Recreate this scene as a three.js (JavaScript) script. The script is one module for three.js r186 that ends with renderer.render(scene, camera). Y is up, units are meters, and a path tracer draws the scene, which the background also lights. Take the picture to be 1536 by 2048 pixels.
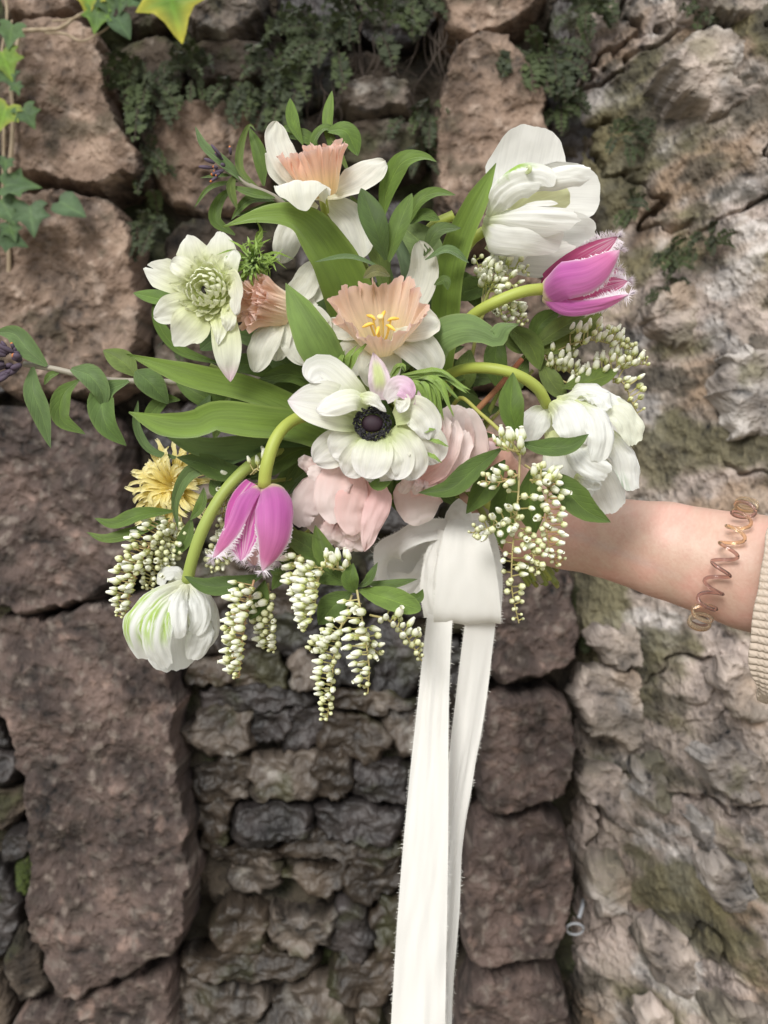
import * as THREE from 'three';
import { ImprovedNoise } from 'three/addons/math/ImprovedNoise.js';
import { MarchingCubes } from 'three/addons/objects/MarchingCubes.js';
import { mergeGeometries, mergeVertices } from 'three/addons/utils/BufferGeometryUtils.js';

// ------------------------------------------------------------------ camera, sky, sun, exposure
const scene = new THREE.Scene();
const CY = 1.42, FOV = 52, F = 1024 / Math.tan(FOV / 2 * Math.PI / 180);   // eye height; pixels of the 1536 x 2048 photograph per unit slope
const camera = new THREE.PerspectiveCamera(FOV, 0.75, 0.05, 400);
camera.position.set(0, CY, 0);
camera.lookAt(0, CY, -1);
camera.focus = 0.625;
camera.userData.fStop = 10.5;
scene.add(camera);

{ // overcast sky: brightest overhead, even all round
  const w = 128, h = 64, data = new Float32Array(w * h * 4);
  for (let y = 0; y < h; y++) for (let x = 0; x < w; x++) {
    const el = ((y + 0.5) / h - 0.5) * Math.PI, s = Math.max(0, Math.sin(el));
    const L = 0.45 + 0.31 * s, i = (y * w + x) * 4;
    data[i] = L * 0.985; data[i + 1] = L * 0.995; data[i + 2] = L * 1.03; data[i + 3] = 1;
  }
  const sky = new THREE.DataTexture(data, w, h, THREE.RGBAFormat, THREE.FloatType);
  sky.mapping = THREE.EquirectangularReflectionMapping; sky.magFilter = THREE.LinearFilter; sky.needsUpdate = true;
  scene.background = sky; scene.environment = sky;
}
const sun = new THREE.DirectionalLight(new THREE.Color(1, 0.975, 0.93), 1.5);
sun.position.set(-1.0, CY + 1.75, 2.1); sun.target.position.set(0, CY, -0.8);
sun.castShadow = true; sun.shadow.radius = 40; sun.shadow.mapSize.set(2048, 2048);
Object.assign(sun.shadow.camera, { left: -2, right: 2, top: 2, bottom: -2, near: 0.1, far: 8 });
scene.add(sun, sun.target);
const EXPOSURE = 2.02;

// ------------------------------------------------------------------ helpers
const V3 = THREE.Vector3;
const P = (px, py, cm) => new V3((px - 768) * cm * 0.01 / F, CY + (1024 - py) * cm * 0.01 / F, -cm * 0.01);   // a place in the photograph and its real distance from the eye in cm
const toV = p => p.isVector3 ? p : P(p[0], p[1], p[2]);
const V = (x, y, z) => new V3(x, y, z);
const clamp = (x, a = 0, b = 1) => Math.min(b, Math.max(a, x));
const mix = (a, b, t) => a + (b - a) * t;
const mixC = (a, b, t) => [mix(a[0], b[0], t), mix(a[1], b[1], t), mix(a[2], b[2], t)];
const smooth = (a, b, x) => { const t = clamp((x - a) / (b - a)); return t * t * (3 - 2 * t); };
const lin = hex => { const c = new THREE.Color(hex); return [c.r, c.g, c.b]; };
function rand(seed) { let a = seed * 2654435761 >>> 0; return () => { a |= 0; a = a + 0x6D2B79F5 | 0; let t = Math.imul(a ^ a >>> 15, 1 | a); t = t + Math.imul(t ^ t >>> 7, 61 | t) ^ t; return ((t ^ t >>> 14) >>> 0) / 4294967296; }; }
const perlin = new ImprovedNoise();
const n3 = (x, y, z) => perlin.noise(x + 17.3, y + 41.7, z + 93.1);
const fbm = (x, y, z, o = 4) => { let s = 0, a = 0.5; for (let i = 0; i < o; i++) { s += a * n3(x, y, z); x *= 2.03; y *= 2.01; z *= 2.02; a *= 0.5; } return s; };
const ridge = (x, y, z, o = 4) => { let s = 0, a = 0.5; for (let i = 0; i < o; i++) { s += a * (1 - Math.abs(n3(x, y, z)) * 2); x *= 2.03; y *= 2.01; z *= 2.02; a *= 0.5; } return s; };

function geo(pos, idx, uv, col) {
  const g = new THREE.BufferGeometry();
  g.setAttribute('position', new THREE.Float32BufferAttribute(pos, 3));
  if (uv) g.setAttribute('uv', new THREE.Float32BufferAttribute(uv, 2));
  if (col) g.setAttribute('color', new THREE.Float32BufferAttribute(col, 3));
  g.setIndex(idx);
  g.computeVertexNormals();
  return g;
}
const taken = new Map();
function numbered(name) { const n = taken.get(name) || 0; taken.set(name, n + 1); return n ? name + '_' + String(n).padStart(3, '0') : name; }
// a thing: a group at its base whose children are its parts
function thing(name, label, category, at = V(0, 0, 0), group) {
  const o = new THREE.Group(); o.name = numbered(name); o.position.copy(at); o.userData = { label, category };
  if (group) o.userData.group = group;
  scene.add(o); return o;
}
// a part: geometry given in world coordinates is moved into the frame of the thing it belongs to
function part(name, g, m, parent, label) {
  const off = V(0, 0, 0); let p = parent; while (p && p !== scene) { off.add(p.position); p = p.parent; }
  g.translate(-off.x, -off.y, -off.z);
  const o = new THREE.Mesh(g, m); o.name = name; o.castShadow = o.receiveShadow = true;
  if (label) o.userData.label = label;
  (parent || scene).add(o); return o;
}

// ------------------------------------------------------------------ textures
function tileNoise(size, cells, seed, octaves = 4, sx = 1, sy = 1) {   // tileable value noise, 0..1
  const out = new Float32Array(size * size); let amp = 1, tot = 0;
  for (let o = 0; o < octaves; o++) {
    const cx = Math.max(1, Math.round(cells * sx)) << o, cy = Math.max(1, Math.round(cells * sy)) << o, r = rand(seed + o * 31), lat = new Float32Array(cx * cy);
    for (let i = 0; i < lat.length; i++) lat[i] = r();
    for (let y = 0; y < size; y++) {
      const fy = y / size * cy, y0 = Math.floor(fy), ty = fy - y0, vy = ty * ty * (3 - 2 * ty), r0 = (y0 % cy) * cx, r1 = ((y0 + 1) % cy) * cx;
      for (let x = 0; x < size; x++) {
        const fx = x / size * cx, x0 = Math.floor(fx), tx = fx - x0, vx = tx * tx * (3 - 2 * tx), a = x0 % cx, b = (x0 + 1) % cx;
        out[y * size + x] += amp * mix(mix(lat[r0 + a], lat[r0 + b], vx), mix(lat[r1 + a], lat[r1 + b], vx), vy);
      }
    }
    tot += amp; amp *= 0.55;
  }
  for (let i = 0; i < out.length; i++) out[i] /= tot;
  return out;
}
function tex(size, fn, srgb = false, rep = 1) {
  const d = new Uint8Array(size * size * 4);
  for (let y = 0; y < size; y++) for (let x = 0; x < size; x++) {
    const c = fn(x, y, y * size + x), i = (y * size + x) * 4;
    if (typeof c === 'number') d[i] = d[i + 1] = d[i + 2] = clamp(c) * 255; else { d[i] = clamp(c[0]) * 255; d[i + 1] = clamp(c[1]) * 255; d[i + 2] = clamp(c[2]) * 255; }
    d[i + 3] = 255;
  }
  const t = new THREE.DataTexture(d, size, size); t.wrapS = t.wrapT = THREE.RepeatWrapping; t.magFilter = THREE.LinearFilter; t.minFilter = THREE.LinearMipmapLinearFilter; t.generateMipmaps = true;
  if (srgb) t.colorSpace = THREE.SRGBColorSpace;
  t.repeat.set(rep, rep); t.needsUpdate = true; return t;
}
// petals: fine veins that run from base to tip, gently wandering
const veinN = tileNoise(512, 34, 5, 3, 1, 0.06), softN = tileNoise(512, 5, 9, 4);
const petalMap = tex(512, (x, y, i) => 0.90 + 0.10 * clamp((veinN[i] - 0.28) * 2.6) - 0.05 * clamp((softN[i] - 0.55) * 3), false);
const petalBump = tex(512, (x, y, i) => 0.75 * veinN[i] + 0.25 * softN[i]);
// strap leaves (tulip): parallel veins
const strapN = tileNoise(512, 30, 12, 3, 1, 0.03), mottle = tileNoise(512, 7, 44, 4);
const strapMap = tex(512, (x, y, i) => { const v = 0.80 + 0.15 * (strapN[i] - 0.5) + 0.34 * (mottle[i] - 0.5); return [v, v, v * 0.98]; }, false);
const strapBump = tex(512, (x, y, i) => strapN[i]);
// broad leaves: pale midrib and side veins; u across (0.5 = midrib), v along
const broadMap = tex(512, (x, y, i) => {
  const u = Math.abs(x / 511 - 0.5) * 2, v = y / 511, rib = Math.exp(-((u / 0.045) ** 2)), ph = (v * 9 - u * 2.1), sv = Math.exp(-(((ph - Math.round(ph)) / 0.07) ** 2)) * (1 - u * 0.7);
  const b = 0.72 + 0.34 * (mottle[i] - 0.5) + 0.07 * sv;
  return [clamp(b + 0.30 * rib), clamp(b + 0.26 * rib), clamp(b + 0.20 * rib)];
}, false);
const broadBump = tex(512, (x, y, i) => {
  const u = Math.abs(x / 511 - 0.5) * 2, v = y / 511, rib = Math.exp(-((u / 0.05) ** 2)), ph = (v * 9 - u * 2.1), sv = Math.exp(-(((ph - Math.round(ph)) / 0.1) ** 2));
  return 0.6 - 0.4 * rib - 0.18 * sv * (1 - rib) + 0.25 * (mottle[i] - 0.5);
});
// stone: grains, pits and blotches
const stN1 = tileNoise(1024, 6, 71, 7), stN2 = tileNoise(1024, 48, 83, 4), stN3 = tileNoise(1024, 14, 97, 5);
const stoneMap = tex(1024, (x, y, i) => {
  const pit = clamp((0.40 - stN2[i]) * 5), fleck = clamp((stN2[i] - 0.63) * 5), b = 0.68 + 1.15 * (stN1[i] - 0.5) + 0.65 * (stN3[i] - 0.5) - 0.34 * pit + 0.40 * fleck;
  return [b, b * 0.985 + 0.004, b * 0.965 + 0.012];
}, false);
const stoneBump = tex(1024, (x, y, i) => 0.5 + 0.9 * (stN1[i] - 0.5) + 0.7 * (stN3[i] - 0.5) + 0.7 * (stN2[i] - 0.5));
// cloth weave
const weaveN = tileNoise(256, 24, 7, 3);
const weaveBump = tex(256, (x, y, i) => 0.5 + 0.22 * Math.sin(x / 256 * Math.PI * 2 * 32) + 0.22 * Math.sin(y / 256 * Math.PI * 2 * 32) + 0.3 * (weaveN[i] - 0.5));
const weaveMap = tex(256, (x, y, i) => 0.95 + 0.05 * Math.sin(x / 256 * Math.PI * 2 * 32) * Math.sin(y / 256 * Math.PI * 2 * 32) + 0.05 * (weaveN[i] - 0.5), false);
const skinN = tileNoise(512, 40, 3, 4), skinN2 = tileNoise(512, 9, 4, 4);
const skinMap = tex(512, (x, y, i) => { const a = skinN[i] - 0.5, b = skinN2[i] - 0.5; return [0.94 + 0.07 * a + 0.08 * b, 0.91 + 0.16 * a + 0.24 * b, 0.91 + 0.17 * a + 0.25 * b]; }, false);
const skinBump = tex(512, (x, y, i) => 0.6 * skinN[i] + 0.4 * skinN2[i]);

// ------------------------------------------------------------------ materials
const phys = o => new THREE.MeshPhysicalMaterial({ side: THREE.DoubleSide, vertexColors: true, ...o });
const M = {
  petal: phys({ roughness: 0.97, transmission: 0.40, thickness: 0, map: petalMap, bumpMap: petalBump, bumpScale: 0.00026 }),
  crepe: phys({ roughness: 0.97, transmission: 0.40, thickness: 0, map: petalMap, bumpMap: petalBump, bumpScale: 0.0003 }),
  soft: phys({ roughness: 0.97, transmission: 0.42, thickness: 0, bumpMap: petalBump, bumpScale: 0.00009 }),
  strap: phys({ roughness: 0.9, transmission: 0.22, thickness: 0, map: strapMap, bumpMap: strapBump, bumpScale: 0.0002, clearcoat: 0.10, clearcoatRoughness: 0.45 }),
  leaf: phys({ roughness: 0.9, transmission: 0.18, thickness: 0, map: broadMap, bumpMap: broadBump, bumpScale: 0.0006, clearcoat: 0.13, clearcoatRoughness: 0.42 }),
  stem: phys({ roughness: 0.55, clearcoat: 0.1, clearcoatRoughness: 0.5 }),
  bell: phys({ roughness: 0.6, clearcoat: 0.08, clearcoatRoughness: 0.4 }),
  dark: phys({ roughness: 0.7, sheen: 0.12, sheenColor: new THREE.Color(0.25, 0.15, 0.3), sheenRoughness: 0.5 }),
  ribbon: phys({ roughness: 0.97, transmission: 0.14, thickness: 0, map: weaveMap, bumpMap: weaveBump, bumpScale: 0.00003, }),
  fray: phys({ roughness: 0.9, transmission: 0.2, thickness: 0 }),
  stone: phys({ roughness: 0.9, map: stoneMap, bumpMap: stoneBump, bumpScale: 0.010, side: THREE.FrontSide }),
  wet: phys({ roughness: 0.55, map: stoneMap, bumpMap: stoneBump, bumpScale: 0.005, side: THREE.FrontSide }),
  fern: phys({ roughness: 0.9, transmission: 0.2, thickness: 0, clearcoat: 0.1, clearcoatRoughness: 0.5 }),
  twig: phys({ roughness: 0.85 }),
  skin: phys({ roughness: 0.5, map: skinMap, bumpMap: skinBump, bumpScale: 0.00018, sheen: 0.2, sheenColor: new THREE.Color(1, 0.75, 0.65), sheenRoughness: 0.6, side: THREE.FrontSide }),
  wool: phys({ roughness: 1, sheen: 0.5, sheenColor: new THREE.Color(0.9, 0.8, 0.65), sheenRoughness: 0.7 }),
  plastic: phys({ roughness: 0.06, transmission: 0.92, thickness: 0.002, ior: 1.4 }),
  ground: phys({ roughness: 0.95, map: stoneMap, bumpMap: stoneBump, bumpScale: 0.01 }),
};

// ------------------------------------------------------------------ shape builders
const UPV = V(0, 1, 0);
// profile of a half width along the length: base width b, widest at m, tip (1 - t^p)^(1/q)
const prof = (b, m, p, q = p, e = 1) => v => v < m ? b + (1 - b) * Math.pow(Math.sin(Math.PI / 2 * v / m), e) : Math.pow(Math.max(0, 1 - Math.pow((v - m) / (1 - m), p)), 1 / q);
const lerpKeys = (keys, v) => { const n = keys.length - 1, x = clamp(v) * n, i = Math.min(n - 1, Math.floor(x)), t = x - i; return Array.isArray(keys[0]) ? mixC(keys[i], keys[i + 1], t) : mix(keys[i], keys[i + 1], t); };
// blade: a curved sheet (petal, leaf, ribbon) along a spine. n: the way its face points (one vector or several along it);
// w: half width (px at its distance, or w_m in metres); cup: how far it rolls across; fold: V at the midrib; ruf: wavy margin; tip: rounded or notched end; fringe: hairs along the margin
function blade(spine, o) {
  const pts = spine.map(toV), curve = new THREE.CatmullRomCurve3(pts, false, 'centripetal');
  const nV = o.nv || 20, nU = o.nu || 12, seed = o.seed || 1, r = rand(seed * 7 + 3);
  const dist = -pts[Math.floor(pts.length / 2)].z, W = o.wm || (o.w || 20) * dist / F;
  const hints = (!o.n ? [[0, 0, 1]] : Array.isArray(o.n) && typeof o.n[0] !== 'number' ? o.n : [o.n]).map(h => h.isVector3 ? h : V(h[0], h[1], h[2]));
  const NF = 60, fp = [], fT = [], fN = [], fS = [];
  for (let i = 0; i <= NF; i++) {
    const v = i / NF, T = curve.getTangentAt(v), x = v * (hints.length - 1), k = Math.min(hints.length - 1, Math.floor(x)), k2 = Math.min(hints.length - 1, k + 1);
    const N = hints[k].clone().lerp(hints[k2], x - k); N.addScaledVector(T, -N.dot(T));
    if (N.length() < 1e-3) N.copy(i ? fN[i - 1] : V(0.1, 0.9, 0.3)).addScaledVector(T, -N.dot(T));
    N.normalize(); fp.push(curve.getPointAt(v)); fT.push(T); fN.push(N); fS.push(new V3().crossVectors(T, N));
  }
  const wf = typeof o.p === 'function' ? o.p : Array.isArray(o.p) ? v => lerpKeys(o.p, v) : prof(0.3, 0.55, 2);
  const cup = o.cup === undefined ? 0.3 : o.cup, cupF = Array.isArray(cup) ? v => lerpKeys(cup, v) : () => cup;
  const asym = o.asym || 0;
  const at = (u, v) => {
    let s = v;
    if (o.tip) { const t = o.tip, L = 1 - (t.k || 0) * Math.pow(Math.abs(u), t.p || 2) - (t.jag || 0) * (0.5 + 0.5 * n3(u * (t.jf || 4), seed * 3.1, 0.5)) - (t.notch || 0) * Math.exp(-Math.pow((u - (t.nu || 0)) / (t.nw || 0.08), 2)); s = v * L; }
    const x = clamp(s) * NF, i = Math.min(NF - 1, Math.floor(x)), t = x - i;
    const p = fp[i].clone().lerp(fp[i + 1], t), N = fN[i].clone().lerp(fN[i + 1], t), S = fS[i].clone().lerp(fS[i + 1], t);
    let w = W * wf(s); if (o.jag) w *= 1 + o.jag * n3(s * (o.jf || 8), u > 0 ? 3.7 + seed : 9.1 + seed, 0.3) * smooth(0.15, 0.4, s);
    const c = cupF(s) + 1e-4, a = c * u, du = (u + asym) * 1;
    p.addScaledVector(S, w * Math.sin(a) / c + w * asym * (o.tip ? 0 : 0)).addScaledVector(N, w * (1 - Math.cos(a)) / c);
    if (o.fold) p.addScaledVector(N, w * o.fold * (Math.abs(u) < 0.12 ? u * u / 0.24 + 0.06 : Math.abs(u)));
    const dd = dist / F, e = Math.abs(u);
    if (o.ruf) p.addScaledVector(N, o.ruf * dd * (Math.pow(e, 2.2) * (o.rufTip ? 1 : smooth(0.05, 0.35, s)) + (o.rufTip || 0) * smooth(0.5, 1, v)) * (n3(u * (o.ru || 0.8) + (u > 0 ? 0 : 5), s * (o.rf || 5), seed * 1.7) * 1.6 + (o.rb || 0)));
    if (o.lump) { const k = o.lf || 2.2; p.addScaledVector(N, o.lump * dd * fbm(u * k * 0.7, s * k, seed * 2.3, 3) * 2 * smooth(0, 0.25, s)); }
    if (o.crease) for (const [cu, cd, cw] of o.crease) p.addScaledVector(N, -cd * dd * Math.exp(-Math.pow((u - cu) / cw, 2)) * smooth(0.05, 0.3, s) * (1 - smooth(0.85, 1, s) * 0.5));
    return [p, s, N, S];
  };
  const pos = [], uv = [], col = [], idx = [], C = o.col || (() => [0.8, 0.8, 0.72]), grid = [];
  for (let i = 0; i <= nV; i++) for (let j = 0; j <= nU; j++) {
    const t = i / nV, v = o.tip || o.even ? t : 1 - Math.pow(1 - t, 1.35), u = j / nU * 2 - 1, [p, s] = at(u, v);
    pos.push(p.x, p.y, p.z); uv.push(u * 0.5 * (o.uk || 1) + 0.5 + (o.uo || 0), s * (o.vk || 1)); const c = C(u, s, v); col.push(c[0], c[1], c[2]); grid.push(p);
  }
  const k = nU + 1;
  for (let i = 0; i < nV; i++) for (let j = 0; j < nU; j++) { const a = i * k + j; idx.push(a, a + 1, a + k + 1, a, a + k + 1, a + k); }
  if (o.fringe) {
    const fr = o.fringe, dd = dist / F, L = fr.len * dd, ring = [];
    for (let i = Math.round(nV * (fr.from || 0.35)); i < nV; i++) ring.push([i * k, i * k + 1, i / nV]);
    for (let j = 0; j <= nU; j++) ring.push([nV * k + j, (nV - 1) * k + j, 1]);
    for (let i = nV - 1; i >= Math.round(nV * (fr.from || 0.35)); i--) ring.push([i * k + nU, i * k + nU - 1, i / nV]);
    for (let q = 0; q < ring.length - 1; q++) for (let m = 0; m < fr.dens; m++) {
      const t = (m + r() * 0.8) / fr.dens, A = grid[ring[q][0]], B = grid[ring[q + 1][0]], I = grid[ring[q][1]].clone().lerp(grid[ring[q + 1][1]], t), b = A.clone().lerp(B, t), al = B.clone().sub(A).normalize();
      const out = b.clone().sub(I).normalize().addScaledVector(al, (r() - 0.5) * 1.1).add(V(r() - 0.5, r() - 0.5, r() - 0.5).multiplyScalar(0.7)).normalize();
      const l = L * (0.45 + 0.8 * r()) * smooth((fr.from || 0.35) - 0.1, (fr.from || 0.35) + 0.3, ring[q][2]), hw = 1.25 * dd, n0 = pos.length / 3, tip = b.clone().addScaledVector(out, l), mid = b.clone().addScaledVector(out, l * 0.55).add(V(0, 0, (r() - 0.5) * l * 0.3));
      b.addScaledVector(out, -1.2 * dd);
      for (const [c, h] of [[b, hw], [mid, hw * 0.65], [tip, 0]]) { pos.push(c.x - al.x * h, c.y - al.y * h, c.z - al.z * h, c.x + al.x * h, c.y + al.y * h, c.z + al.z * h); uv.push(0.5, 0.9, 0.5, 0.9); const cc = fr.col; col.push(...cc, ...cc); }
      idx.push(n0, n0 + 1, n0 + 3, n0, n0 + 3, n0 + 2, n0 + 2, n0 + 3, n0 + 5);
    }
  }
  const g = geo(pos, idx, uv, col); g.userData.rows = { grid, k, nV, nU };
  return g;
}
// tube along points with a changing radius (m)
function tube(spine, r0, r1, o = {}) {
  const pts = spine.map(toV), curve = new THREE.CatmullRomCurve3(pts, false, 'centripetal'), nS = o.ns || Math.max(8, pts.length * 6), nR = o.nr || 8;
  const fr = curve.computeFrenetFrames(nS, false), pos = [], idx = [], uv = [], col = [], C = o.col || (() => [0.3, 0.4, 0.08]);
  for (let i = 0; i <= nS; i++) {
    const v = i / nS, p = curve.getPointAt(v), rr = (typeof r0 === 'function' ? r0(v) : mix(r0, r1, v)) * (o.lump ? 1 + o.lump * n3(v * (o.lf || 12), 3.3, o.seed || 1) : 1);
    for (let j = 0; j <= nR; j++) { const a = j / nR * Math.PI * 2, c = Math.cos(a) * rr, s = Math.sin(a) * rr, N = fr.normals[i], B = fr.binormals[i]; pos.push(p.x + N.x * c + B.x * s, p.y + N.y * c + B.y * s, p.z + N.z * c + B.z * s); uv.push(j / nR, v * (o.vk || 1)); col.push(...C(v, a)); }
  }
  const k = nR + 1;
  for (let i = 0; i < nS; i++) for (let j = 0; j < nR; j++) { const a = i * k + j; idx.push(a, a + 1, a + k + 1, a, a + k + 1, a + k); }
  for (const [e, d] of [[0, 1], [nS, -1]]) { if (o.open) break; const p = curve.getPointAt(e / nS), n0 = pos.length / 3; pos.push(p.x, p.y, p.z); uv.push(0.5, 0.5); col.push(...C(e / nS, 0)); for (let j = 0; j < nR; j++) { const a = e * k + j; d > 0 ? idx.push(n0, a + 1, a) : idx.push(n0, a, a + 1); } }
  return geo(pos, idx, uv, col);
}
// frame of a flower: axis along which it looks; azimuth 0 is to the right in the world, 90 up
function frame(c, ax, ref) {
  const Z = V(...ax).normalize(), R = ref ? V(...ref) : Math.abs(Z.x) > 0.85 ? V(0, 0, 1) : V(1, 0, 0), X = R.addScaledVector(Z, -R.dot(Z)).normalize(), Y = new V3().crossVectors(Z, X);
  return { c: toV(c), X, Y, Z };
}
// a petal of a whorl: path in (out from the axis, along the axis) mm, half width mm
function whorl(f, az, path, w, o) {
  const a = az * Math.PI / 180, R = f.X.clone().multiplyScalar(Math.cos(a)).addScaledVector(f.Y, Math.sin(a)), sp = path.map(([x, z, y]) => f.c.clone().addScaledVector(R, x * 0.001).addScaledVector(f.Z, z * 0.001).addScaledVector(new V3().crossVectors(f.Z, R), (y || 0) * 0.001)), ns = [];
  for (let i = 0; i < path.length; i++) { const p = path[Math.max(0, i - 1)], q = path[Math.min(path.length - 1, i + 1)], tr = q[0] - p[0], tz = q[1] - p[1]; ns.push(R.clone().multiplyScalar(-tz).addScaledVector(f.Z, tr).normalize()); }
  return blade(sp, { ...o, wm: w * 0.001, n: ns });
}
const merge = list => mergeGeometries(list.map(g => { const h = g.index ? g : g; h.userData = {}; return h; }), false);

// ================================================================== the setting
{ // ground at the foot of the walls: trodden earth and gravel
  const g = new THREE.PlaneGeometry(240, 240, 60, 60); g.rotateX(-Math.PI / 2);
  const c = [], p = g.attributes.position, uv = g.attributes.uv;
  for (let i = 0; i < p.count; i++) { const t = fbm(p.getX(i) * 0.2, 1, p.getZ(i) * 0.2); c.push(...mixC([0.42, 0.37, 0.30], [0.28, 0.27, 0.16], smooth(-0.1, 0.2, t))); uv.setXY(i, p.getX(i) / 0.8, p.getZ(i) / 0.8); }
  g.setAttribute('color', new THREE.Float32BufferAttribute(c, 3));
  const o = part('ground', g, M.ground, scene); o.userData = { label: 'trodden earth ground below the wall', category: 'ground', kind: 'structure' };
}
const DW = 145;
// a stone: an outline (px at its distance), rounded at the margin, uneven on the face, running back into the wall
const terr = t => { const i = Math.floor(t); return i + smooth(0.30, 0.62, t - i); };   // broken ledges
function stoneGeo(poly, o) {
  const d = o.d || DW, m = d * 0.01 / F, seed = o.seed, big = o.big || 1;
  let pts = poly.map(p => [p[0], p[1]]);
  for (let k = 0; k < (o.sharp ? 2 : 3); k++) { const q = []; for (let i = 0; i < pts.length; i++) { const a = pts[i], b = pts[(i + 1) % pts.length], s = o.sharp ? (k ? 0.25 : 0.12) : 0.22; q.push([mix(a[0], b[0], s), mix(a[1], b[1], s)], [mix(a[0], b[0], 1 - s), mix(a[1], b[1], 1 - s)]); } pts = q; }
  let len = 0; const L = [0]; for (let i = 0; i < pts.length; i++) { const b = pts[(i + 1) % pts.length]; len += Math.hypot(b[0] - pts[i][0], b[1] - pts[i][1]); L.push(len); }
  const Mn = Math.round(clamp(len / (o.coarse || 5.5), 40, 380)), B = [];
  let cx = 0, cy = 0;
  for (let i = 0; i < Mn; i++) { const t = i / Mn * len; let k = 0; while (L[k + 1] < t) k++; const a = pts[k % pts.length], b = pts[(k + 1) % pts.length], s = (t - L[k]) / (L[k + 1] - L[k]); B.push([mix(a[0], b[0], s), mix(a[1], b[1], s)]); cx += B[i][0]; cy += B[i][1]; }
  cx /= Mn; cy /= Mn; if (o.c) [cx, cy] = o.c;
  for (const b of B) { const e = Math.hypot(b[0] - cx, b[1] - cy), gr = o.grow === undefined ? 9 : o.grow; b[0] += (b[0] - cx) / e * gr; b[1] += (b[1] - cy) / e * gr; }
  const size = Math.sqrt(len / 4), R = Math.round(clamp(len / (o.coarse ? 60 : 27), 8, 64)), er = Math.min(0.22, 12 / (len / 6));
  const rings = [[1, -1], [1.0, 0]]; for (let i = 1; i <= R; i++) { const s = 1 - i / R; rings.push([Math.pow(s, 0.9), 1]); }
  const pos = [], uv = [], col = [], idx = [], pr = (o.prot === undefined ? 3 : o.prot) * 0.01, tone = o.tone || stoneTone.red;
  rings.forEach(([s, k], ri) => {
    for (let i = 0; i <= Mn; i++) {
      const b = B[i % Mn], jk = o.jit || 13, jx = jk * (n3(b[0] * 0.022, b[1] * 0.022, seed) + 0.5 * n3(b[0] * 0.07, b[1] * 0.07, seed)) * s, jy = jk * (n3(b[0] * 0.022, b[1] * 0.022, seed + 7) + 0.5 * n3(b[0] * 0.07, b[1] * 0.07, seed + 7)) * s;
      let px = cx + (b[0] - cx) * s + jx, py = cy + (b[1] - cy) * s + jy, w = P(px, py, d);
      const edge = smooth(0, 1, (1 - s) / er), x = w.x * 1, y = w.y;
      let z = pr * Math.sqrt(clamp(edge, 0, 1)) * (k >= 0 ? 1 : 0) + (k > 0 ? (o.rough === undefined ? 0.022 : o.rough) * (fbm(x * 9, y * 9, seed * 1.3, 5) + 0.42 * ridge(x * 14, y * 22, seed * 2.1, 4) - 0.2 + 0.30 * fbm(x * 55, y * 55, seed, 3) + 0.5 * (terr(fbm(x * 7 + y * 3, y * 9, seed * 3.1, 4) * 7) / 7)) * edge : 0);
      if (o.slope) z += (o.slope[0] * (px - cx) + o.slope[1] * (py - cy)) * m * (k > 0 ? edge : 0);
      if (o.flare && k > 0) for (const f of o.flare) z += f(px, py) * edge;
      w.z += k < 0 ? -0.09 : z;
      pos.push(w.x, w.y, w.z); uv.push((w.x + seed * 0.37) / 0.42, (w.y + w.z * 0.6 + seed * 0.53) / 0.42); col.push(...tone(w.x, w.y, seed, px, py));
    }
  });
  const kk = Mn + 1;
  for (let i = 0; i < rings.length - 1; i++) for (let j = 0; j < Mn; j++) { const a = i * kk + j; idx.push(a, a + kk + 1, a + 1, a, a + kk, a + kk + 1); }
  return geo(pos, idx, uv, col);
}
const blotch = (x, y, s, f, a, b) => smooth(a, b, fbm(x * f, y * f, s, 4));
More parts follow.
